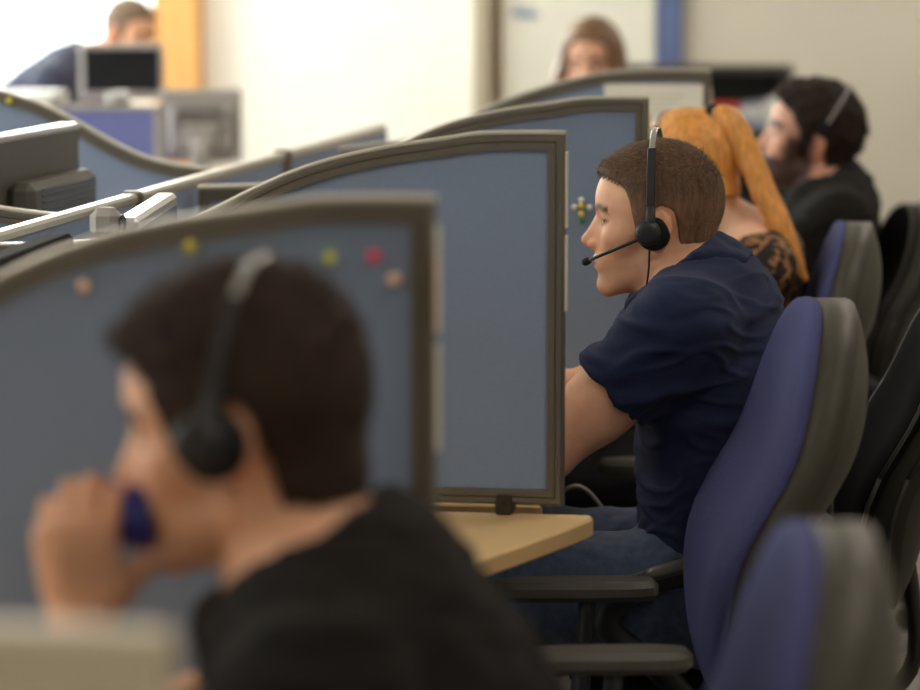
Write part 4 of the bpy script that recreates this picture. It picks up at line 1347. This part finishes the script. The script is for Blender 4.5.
def fade_mid(q):
    x, z = q[:, 0], q[:, 2]
    side = np.clip((np.abs(q[:, 1]) - .045) / .02, 0, 1)
    back = np.clip((-.055 - x) / .03, 0, 1)
    lim = .055 * np.clip((x + .08) / .1, 0, 1) * 1.0 + .0
    return np.clip((.075 - z) / .13, 0, .72) * np.maximum(side, back * .9)
hm, Vh, Qh = hair_sdf(Fm, mid, [MID_POLY], .0005, [((-.006, 0, .054), (.096, .073, .0895)), ((.040, 0, .082), (.053, .055, .038))], (94, 74, 57), h=.003, fade=(fade_mid, (166, 126, 100)), disp=.0012)
def dir_mid(q, r):
    D = np.zeros_like(q)
    t = np.clip((q[:, 2] - .06) / .05, 0, 1)
    D[:, 0] = .9 * t - .35 * (1 - t); D[:, 2] = -.2 * t - .9 * (1 - t); D[:, 1] = .15 * np.sign(q[:, 1])
    return D
def len_mid(q): return .0045 + .010 * np.clip((q[:, 2] - .05) / .07, 0, 1)
def col_mid(q):
    w = fade_mid(q)[:, None]
    return LIN((106, 80, 60)) * (1 - w) + LIN((156, 118, 94)) * w
strands(Vh, Qh, Fm, hm, 15000, len_mid, .00045, dir_mid, (86, 64, 48), seed=4, colfn=col_mid)

# ---- man in black with a cup (nearest)
def paint_fg(mixc, g, x, y, z, near):
    brow(mixc, g, x, y, z, (50, 36, 28), 1.0)
    st = np.exp(-((z + .08) / .03) ** 2) * (x > .02)
    mixc(.45 * st, (120, 94, 80))
    mixc(1.3 * g(.094, 0, -.094, .02, .022, .014) , (48, 36, 30))
CUPH = dict(f=(.05, .05, 1), n=(0, -1, .05), t=(-1, 0, 0), curl=[(.75, 1.15, .8), (.7, 1.15, .8), (.7, 1.15, .8), (.75, 1.15, .8)], spread=.0, tcurl=.30, topen=1.05, sc=.92)
FG_POLY = [(.14, .112), (.10, .103), (.086, .098), (.070, .087), (.058, .064), (.049, .032), (.042, -.003), (.031, -.018), (.020, -.022), (.010, -.012), (.006, .02), (-.004, .042), (-.022, .042), (-.031, .025), (-.034, -.01), (-.036, -.050), (-.04, -.082), (-.075, -.100), (-.2, -.11), (-.2, .3), (.13, .3)]
fg, Ff = person(dict(
    at=(-.31, 2.45), rz=R(180), h=.0045, skin=SK['fg'], seed=6.1,
    label='person in a black shirt lifting a small blue cup, nearest the camera',
    head=(.242, 0, 1.090), head_rot=(.17, -.06, 0), neck=(.195, 0, .995),
    torso=[((.035, 0, .53), .170, .115), ((.042, 0, .60), .165, .115), ((.06, 0, .70), .160, .112), ((.085, 0, .80), .170, .116), ((.128, 0, .865), .178, .116), ((.158, 0, .925), .165, .098), ((.187, 0, .975), .10, .064)],
    arms=[((.15, .180, .905), (.285, .215, .782), (.376, .048, .935), CUPH), ((.15, -.180, .905), (.34, -.25, .784), (.50, -.08, .788), DOWN_R)],
    legs=seat_legs(.535, .545, .45, hx=.04), waist=(.045, 0, .65), hem=(.04, 0, .61), trousers='dark_trousers',
    shirt=dict(mat=M['black_knit'], sleeve=.62, collar=True, name='shirt', fold=.007, neck_h=-.014, neck_tilt=.16, loose=.002, collar_r=.073),
    paint=paint_fg))
hF, VF, QF = hair_sdf(Ff, fg, [FG_POLY], .009, [((-.006, 0, .056), (.101, .082, .097)), ((.035, 0, .080), (.072, .064, .052)), ((-.046, 0, .05), (.058, .075, .08))], (52, 38, 28), h=.004, disp=.003)
strands(VF, QF, Ff, hF, 12000, lambda q: .010 + .008 * np.clip((q[:, 2] - .05) / .07, 0, 1), .0006, lambda q, r: np.stack([np.where(q[:, 2] > .07, .5, -.2), .2 * np.sign(q[:, 1]), np.where(q[:, 2] > .07, -.1, -.8)], 1), (56, 40, 30), seed=9)

# ---- bearded man
def paint_beard(mixc, g, x, y, z, near):
    brow(mixc, g, x, y, z, (36, 27, 22), 1.2)
    yy = np.abs(y)
    w = np.clip((-.030 - z - .28 * (x - .02) * (x < .06) * 0) / .012, 0, 1) * (x > .012) * (z > -.116)
    side = np.clip((.045 - np.abs(x - .025)) / .02, 0, 1) * np.clip((.03 - z) / .02, 0, 1) * (yy > .045) * (z > -.1)
    mst = np.exp(-((z + .038) / .006) ** 2) * (x > .085)
    mouth = np.exp(-(((z + .0515) / .007) ** 2 + (y / .018) ** 2)) * (x > .09)
    mixc(.92 * np.clip(np.maximum(np.maximum(w, side), mst) - .7 * mouth, 0, 1), (42, 31, 26))
def sculpt_beard(S, F):
    S.add(ell((.078, 0, -.090), (.026, .034, .026), F), .012)
B_POLY = [(.13, .108), (.092, .098), (.070, .088), (.046, .064), (.030, .034), (.023, -.010), (.017, -.028), (.014, -.03), (.006, .01), (-.004, .036), (-.020, .038), (-.033, .02), (-.036, -.02), (-.045, -.060), (-.075, -.072), (-.2, -.07), (-.2, .3), (.13, .3)]
beard, Fb = person(dict(
    at=(-.10, 6.84), rz=R(180), h=.006, skin=SK['beard'], seed=9.4,
    label='person with a dark beard and black T-shirt against the beige wall',
    head=(.130, 0, 1.098), head_rot=(-.16, .06, -.06), neck=(.078, 0, 1.0),
    torso=[((.168, 0, .53), .170, .112), ((.168, 0, .60), .165, .112), ((.15, 0, .70), .160, .110), ((.13, 0, .80), .170, .112), ((.11, 0, .875), .180, .110), ((.09, 0, .935), .172, .098), ((.082, 0, .985), .10, .068)],
    arms=[((.06, .195, .935), (.25, .22, .786), (.46, .10, .786), DOWN_L), ((.06, -.195, .935), (.24, -.24, .786), (.45, -.10, .786), DOWN_R)],
    legs=seat_legs(.535, .545, .56, hx=.17), waist=(.15, 0, .65), hem=(.16, 0, .61), trousers='dark_trousers',
    shirt=dict(mat=M['black_knit'], sleeve=.55, name='t_shirt', fold=.007, neck_h=.026, neck_tilt=-.1, loose=.004),
    paint=paint_beard, sculpt=sculpt_beard))
hB, VB, QB = hair_sdf(Fb, beard, [B_POLY], .010, [((-.008, 0, .056), (.104, .084, .098)), ((.045, 0, .085), (.062, .060, .046)), ((-.05, 0, .04), (.062, .078, .08))], (42, 31, 25), h=.005, disp=.009, sc=(70, 70, 40))
strands(VB, QB, Fb, hB, 7000, lambda q: np.full(len(q), .011), .0008, lambda q, r: np.stack([-.5 + .0 * q[:, 0], .2 * np.sign(q[:, 1]), -.3 + 0 * q[:, 2]], 1) + r.normal(size=q.shape) * .4, (46, 34, 27), seed=8)

# ---- red-haired woman with a ponytail
def paint_red(mixc, g, x, y, z, near):
    brow(mixc, g, x, y, z, (140, 84, 44), .9)
RED_POLY = [(.13, .078), (.098, .070), (.076, .06), (.056, .038), (.040, .006), (.028, -.01), (.012, .01), (.0, .036), (-.014, .036), (-.026, .018), (-.034, -.010), (-.05, -.035), (-.075, -.038), (-.2, -.03), (-.2, .3), (.13, .3)]
red, Fr = person(dict(
    at=(-.25, 5.70), rz=R(180), h=.0055, skin=SK['red'], seed=4.4, fem=True,
    label='person with a long ginger ponytail and a black lace top',
    head=(.168, 0, 1.083), head_rot=(.22, -.42, 0), neck=(.068, 0, .985),
    torso=[((.148, 0, .53), .165, .108), ((.143, 0, .60), .148, .098), ((.125, 0, .70), .130, .092), ((.10, 0, .80), .142, .096), ((.07, 0, .875), .150, .098), ((.042, 0, .935), .145, .084), ((.05, 0, .98), .085, .055)],
    arms=[((.02, .165, .935), (.20, .19, .78), (.42, .08, .782), DOWN_L), ((.02, -.165, .935), (.20, -.21, .78), (.42, -.08, .782), DOWN_R)],
    legs=seat_legs(.53, .535, .53, hx=.15), waist=(.13, 0, .65), hem=(.14, 0, .61), trousers='dark_trousers',
    shirt=dict(mat=M['lace'], sleeve=.62, name='lace_top', fold=.003, neck_w=.14, neck_h=.006, neck_tilt=-.7, th=.007),
    paint=paint_red))
ORANGE = (214, 146, 70)
def red_tail(S):
    S.add(ell((-.058, 0, .108), (.030, .030, .026), Fr), .012)
    S.add(loft([(-.070, 0, .118), (-.103, -.004, .114), (-.124, -.006, .062), (-.146, -.006, -.03), (-.174, -.004, -.12), (-.202, .0, -.215)], [.018, .027, .031, .031, .028, .010], [.016, .019, .022, .022, .020, .008], F=Fr), .006)
hair_sdf(Fr, red, [RED_POLY, [(-.04, .09), (-.04, .17), (-.26, .17), (-.26, -.3), (-.115, -.3), (-.105, .085)]], .007, [((-.006, 0, .052), (.100, .078, .092))], ORANGE, h=.0045, mt=M_hair_long, extra=red_tail, disp=.003, sc=(70, 150, 8))
mb = MB(); Mx = Matrix.Translation(Vector(Fr.p((-.078, 0, .119)))) @ Matrix(Fr.R.tolist()).to_4x4() @ Matrix.Rotation(R(95), 4, 'Y')
mb.lathe([(.018, -.010), (.0225, -.006), (.0225, .006), (.018, .010)], 24, Mx)
mb.build('hair_tie', M['black_foam'], red)

# ---- long-haired woman facing the camera
def paint_w(mixc, g, x, y, z, near):
    brow(mixc, g, x, y, z, (96, 66, 48), .9)
woman, Fw = person(dict(
    at=(-.91, 8.62), rz=R(-90), h=.008, skin=SK['woman'], seed=8.8, fem=True,
    label='person with long light brown hair and pale top facing the camera',
    head=(.06, 0, 1.212), head_rot=(.10, -.10, 0), neck=(.02, 0, 1.11),
    torso=[((-.015, 0, .53), .165, .110), ((-.01, 0, .62), .145, .100), ((-.01, 0, .75), .130, .092), ((-.005, 0, .88), .142, .098), ((.0, 0, .985), .150, .100), ((.005, 0, 1.065), .145, .084), ((.015, 0, 1.11), .085, .055)],
    arms=[((.0, .172, 1.07), (.14, .22, .82), (.34, .10, .784), DOWN_L), ((.0, -.172, 1.07), (.14, -.24, .82), (.34, -.10, .784), DOWN_R)],
    legs=seat_legs(.53, .535, .41), waist=(-.01, 0, .65), hem=(-.01, 0, .61), trousers='dark_trousers',
    shirt=dict(mat=M['pale_knit'], sleeve=1.9, name='blouse', fold=.004, neck_w=.11, neck_h=-.015, neck_tilt=.3, th=.008),
    paint=paint_w))
W_POLY = [(.13, .108), (.095, .100), (.074, .088), (.056, .05), (.046, .01), (.040, -.06), (.042, -.13), (.030, -.21), (-.2, -.22), (-.2, .3), (.13, .3)]
def w_locks(S):
    for sg in (1, -1):
        S.add(loft([(.030, .062 * sg, .06), (.020, .080 * sg, -.02), (.022, .090 * sg, -.10), (.040, .085 * sg, -.19)], [.020, .026, .030, .022], [.045, .050, .046, .026], F=Fw), .02)
    S.add(loft([(.010, -.078, .02), (.020, -.098, -.05), (.034, -.125, -.11), (.040, -.150, -.16)], [.020, .026, .026, .016], [.040, .045, .040, .026], F=Fw), .02)
    S.add(loft([(-.05, 0, .03), (-.07, 0, -.08), (-.085, 0, -.20)], [.078, .085, .075], [.055, .045, .03], F=Fw), .03)
hair_sdf(Fw, woman, [W_POLY], .010, [((-.006, 0, .055), (.104, .082, .096))], (116, 84, 56), h=.006, mt=M_hair_long, disp=.004, sc=(70, 90, 8), extra=w_locks)

# ---- man by the window, leaning over a desk
def paint_far(mixc, g, x, y, z, near):
    brow(mixc, g, x, y, z, (80, 60, 46), .8)
FAR_POLY = MID_POLY
far, Fa = person(dict(
    at=(-2.79, 9.72), rz=R(0), h=.008, skin=SK['far'], seed=3.9,
    label='person with cropped hair leaning over a desk by the bright window',
    head=(.205, 0, 1.275), head_rot=(.28, -.45, 0), neck=(.085, 0, 1.185), hs=.95,
    torso=[((-.25, 0, .86), .165, .115), ((-.22, 0, .93), .160, .112), ((-.16, 0, 1.0), .155, .110), ((-.10, 0, 1.06), .165, .110), ((-.04, 0, 1.105), .175, .108), ((.01, 0, 1.145), .170, .096), ((.06, 0, 1.185), .10, .068)],
    arms=[((.0, .195, 1.12), (.06, .25, .93), (.26, .20, .786), DOWN_L), ((.0, -.195, 1.12), (.06, -.25, .93), (.26, -.20, .786), DOWN_R)],
    legs=[((-.25, .09, .87), (-.25, .10, .50), (-.30, .10, .09), (-.18, .11, .045)), ((-.25, -.09, .87), (-.25, -.10, .50), (-.30, -.10, .09), (-.18, -.11, .045))],
    waist=(-.195, 0, .965), hem=(-.22, 0, .93), trousers='dark_trousers',
    shirt=dict(mat=M['dark_blue_knit'], sleeve=1.8, name='jumper', fold=.006, neck_h=.01, neck_tilt=-.4, loose=.004),
    paint=paint_far))
hair_sdf(Fa, far, [FAR_POLY], .004, [((-.004, 0, .052), (.099, .076, .089))], (104, 84, 66), h=.006, disp=.002)

# ================================================================== HEADSETS and the cup
def world_frame(person_obj, F):
    rz = person_obj.rotation_euler.z
    return Matrix.Translation(person_obj.location) @ Matrix.Rotation(rz, 4, 'Z') @ Matrix.Translation(Vector(F.c)) @ Matrix(F.R.tolist()).to_4x4()
def headset(pers, F, label, tilt=0.0, ha=.087, hb=.150, mic=True, mic_end=(.112, .050, -.050), boom_side=1, bandmat='steel', bw=.0045, psc=1.0, cable=True, cx=.012, group=None, both=True, drop=.11, cz=-.004):
    t = empty('headset', (0, 0, 0), 0, label, 'headset', group)
    t.matrix_world = world_frame(pers, F) @ Matrix.Translation((cx, 0, cz)) @ Matrix.Rotation(-tilt, 4, 'Y')
    def arc(a0, a1, n, dr=0):
        return [(0, (ha + dr) * math.copysign(abs(math.cos(a)) ** .74, math.cos(a)), (hb + dr) * math.sin(a) ** .92) for a in np.linspace(a0, a1, n)]
    def ribbon(pts, wd, th):
        mb = MB(); vs = []; fs = []
        P = [Vector(p) for p in pts]
        for i, p in enumerate(P):
            tg = (P[min(i + 1, len(P) - 1)] - P[max(i - 1, 0)]).normalized(); nn = Vector((1, 0, 0)); o = tg.cross(nn).normalized()
            for a, b in ((-wd, -th * .4), (-wd * .8, th), (wd * .8, th), (wd, -th * .4), (wd * .8, -th), (-wd * .8, -th)):
                vs.append(p + nn * a + o * (-b))
        for i in range(len(P) - 1):
            for k in range(6):
                a = i * 6 + k; b = i * 6 + (k + 1) % 6
                fs.append((a, b, b + 6, a + 6))
        fs += [tuple(range(6)), tuple(range((len(P) - 1) * 6, len(P) * 6))[::-1]]
        return mb.add(vs, fs)
    hbnd = ribbon(arc(R(18), R(162), 50), bw, .0014).build('headband', M[bandmat], t)
    for sg in (1, -1):
        if not both and sg != boom_side:
            pr = ribbon([(0, sg * (ha + .001) * math.cos(a) * 1.0, hb * math.sin(a)) for a in np.linspace(R(14), R(34), 10)], .012, .004)
            pr.build('temple_pad', M['black_foam'], t); continue
        a0, a1 = R(10), R(52)
        pts = [(0, sg * y_, z_) for _, y_, z_ in [(q[0], abs(q[1]), q[2]) for q in arc(a0, a1, 20, .0016)]]
        ribbon(pts, .0068, .0026).build('slider', M['black_plastic'], t)
        yk = MB(); yk.tube([(0, sg * (ha + .0), .036), (0, sg * (ha + .008), .02), (0, sg * (ha + .012), .0)], [.007, .008, .007], 12, flat=.6)
        yk.build('yoke', M['black_plastic'], t)
        Mx = Matrix.Translation((-.004, sg * (ha - .006), -.006)) @ Matrix.Rotation(R(-90 * sg), 4, 'X')
        pd = MB(); pd.lathe([(.016 * psc, -.010), (.026 * psc, -.009), (.0305 * psc, -.002), (.0305 * psc, .006), (.026 * psc, .011), (.012 * psc, .012)], 32, Mx); pd.build('ear_pad', M['black_foam'], t)
        Mx2 = Matrix.Translation((.004, sg * (ha - .006), -.004)) @ Matrix.Rotation(R(-90 * sg), 4, 'X')
        hs = MB(); hs.lathe([(.024 * psc, .010), (.0235 * psc, .017), (.020 * psc, .020), (.0195 * psc, .024), (.017 * psc, .026), (.008 * psc, .0265)], 32, Mx2); hs.build('ear_cup', M['black_plastic'], t)
    if mic:
        sg = boom_side
        e = mic_end
        p = spline([(.006, sg * (ha + .014), -.008), (.040, sg * (ha + .010), -.022), (.082, sg * (ha - .010), -.040), e], 20)
        b = MB(); b.tube(p, .0028, 10); bo = b.build('mic_boom', M['black_plastic'], t)
        d = Vector(p[-1]) - Vector(p[-3]); d.normalize()
        q = Vector(e)
        mcb = MB(); mcb.tube([q - d * .008, q - d * .004, q + d * .003, q + d * .009, q + d * .013], [.0035, .0055, .006, .0055, .0025], 14); mcb.build('microphone', M['black_foam'], bo)
    if cable:
        sg = boom_side
        c = MB(); c.tube(spline([(.002, sg * (ha + .006), -.028), (.004, sg * (ha + .004), -.06), (.012, sg * (ha - .006), -drop)], 16), .0016, 8)
        c.build('cable', M['black_plastic'], t)
    return t
headset(mid, Fm, 'black headset with mic boom worn by the man in navy', tilt=.0, ha=.086, hb=.1505, mic_end=(.103, .050, -.050), cx=.001, cz=.006, psc=.84)
headset(fg, Ff, 'black headset worn by the man with the cup', tilt=.31, ha=.097, hb=.141, mic=False, cable=False, cx=.004, cz=.016)
headset(beard, Fb, 'black headset worn tilted back by the bearded man', tilt=.42, ha=.101, hb=.171, mic=True, mic_end=(.10, -.05, -.075), cx=.004, cable=False, both=False, boom_side=-1, bandmat='grey_plastic', bw=.0032)
headset(red, Fr, 'headset with a silver band worn by the woman with the ponytail', tilt=-.05, ha=.087, hb=.151, mic=False, cable=False, cx=.012)

Wf = Matrix.Translation(fg.location) @ Matrix.Rotation(fg.rotation_euler.z, 4, 'Z')
cup = empty('cup', (0, 0, 0), 0, 'small dark blue cup held at the mouth of the man in black', 'cup')
cup.matrix_world = Wf @ Matrix.Translation((.366, .010, 1.020)) @ Matrix.Rotation(R(-88), 4, 'Y')
b = MB(); b.lathe([(.010, .001), (.020, .0), (.0235, .004), (.0275, .025), (.0285, .046), (.027, .0475), (.0255, .046), (.0245, .025), (.020, .006), (.004, .005)], 32)
b.build('cup_body', M['blue_cup'], cup)

# ================================================================== LIGHT
def area(name, loc, rot, sx, sy, power, col=(1, 1, 1)):
    l = bpy.data.lights.new(name, 'AREA'); l.shape = 'RECTANGLE'; l.size = sx; l.size_y = sy; l.energy = power; l.color = col
    o = bpy.data.objects.new(name, l); COL.objects.link(o); o.location = loc; o.rotation_euler = rot
    return o
# daylight outside the two windows
area('daylight', ((WX0 + WX1) / 2, Y1 + .45, (WZ0 + WZ1) / 2), (R(-90), 0, 0), 3.0, 2.4, 240, (.96, 1.0, .97))
area('daylight', (XL - .5, (LY0 + LY1) / 2, 1.75), (0, R(-90), 0), 2.0, 3.3, 140, (.96, 1.0, .98))
area('daylight', (XL - .5, 3.7, 1.75), (0, R(-90), 0), 2.0, 3.3, 38, (.98, 1.0, .97))
w = bpy.data.worlds.new('World'); scene.world = w; w.use_nodes = True
nt = w.node_tree; bg = nt.nodes['Background']
bg.inputs['Color'].default_value = (.93, 1.0, .95, 1); bg.inputs['Strength'].default_value = 2.6   # bright overcast sky

# ================================================================== CAMERA
cam = bpy.data.cameras.new('Camera'); cam.sensor_width = 36; cam.lens = 36 * 2990 / 920
co = bpy.data.objects.new('Camera', cam); COL.objects.link(co)
co.location = (0, 0, 1.48); co.rotation_euler = (R(90 - 7.05), 0, R(8.6))
cam.dof.use_dof = True; cam.dof.focus_distance = 4.50; cam.dof.aperture_fstop = cam.lens / 1000 / .042
cam.clip_start = .05; cam.clip_end = 60
scene.camera = co
vs = scene.view_settings
scene.display_settings.display_device = 'sRGB'
vs.view_transform = 'Standard'; vs.look = 'None'; vs.gamma = 1; vs.use_curve_mapping = False
vs.exposure = .62
scene.cycles.use_denoising = True
scene.cycles.max_bounces = 8
scene.cycles.diffuse_bounces = 5
scene.cycles.sample_clamp_indirect = 6
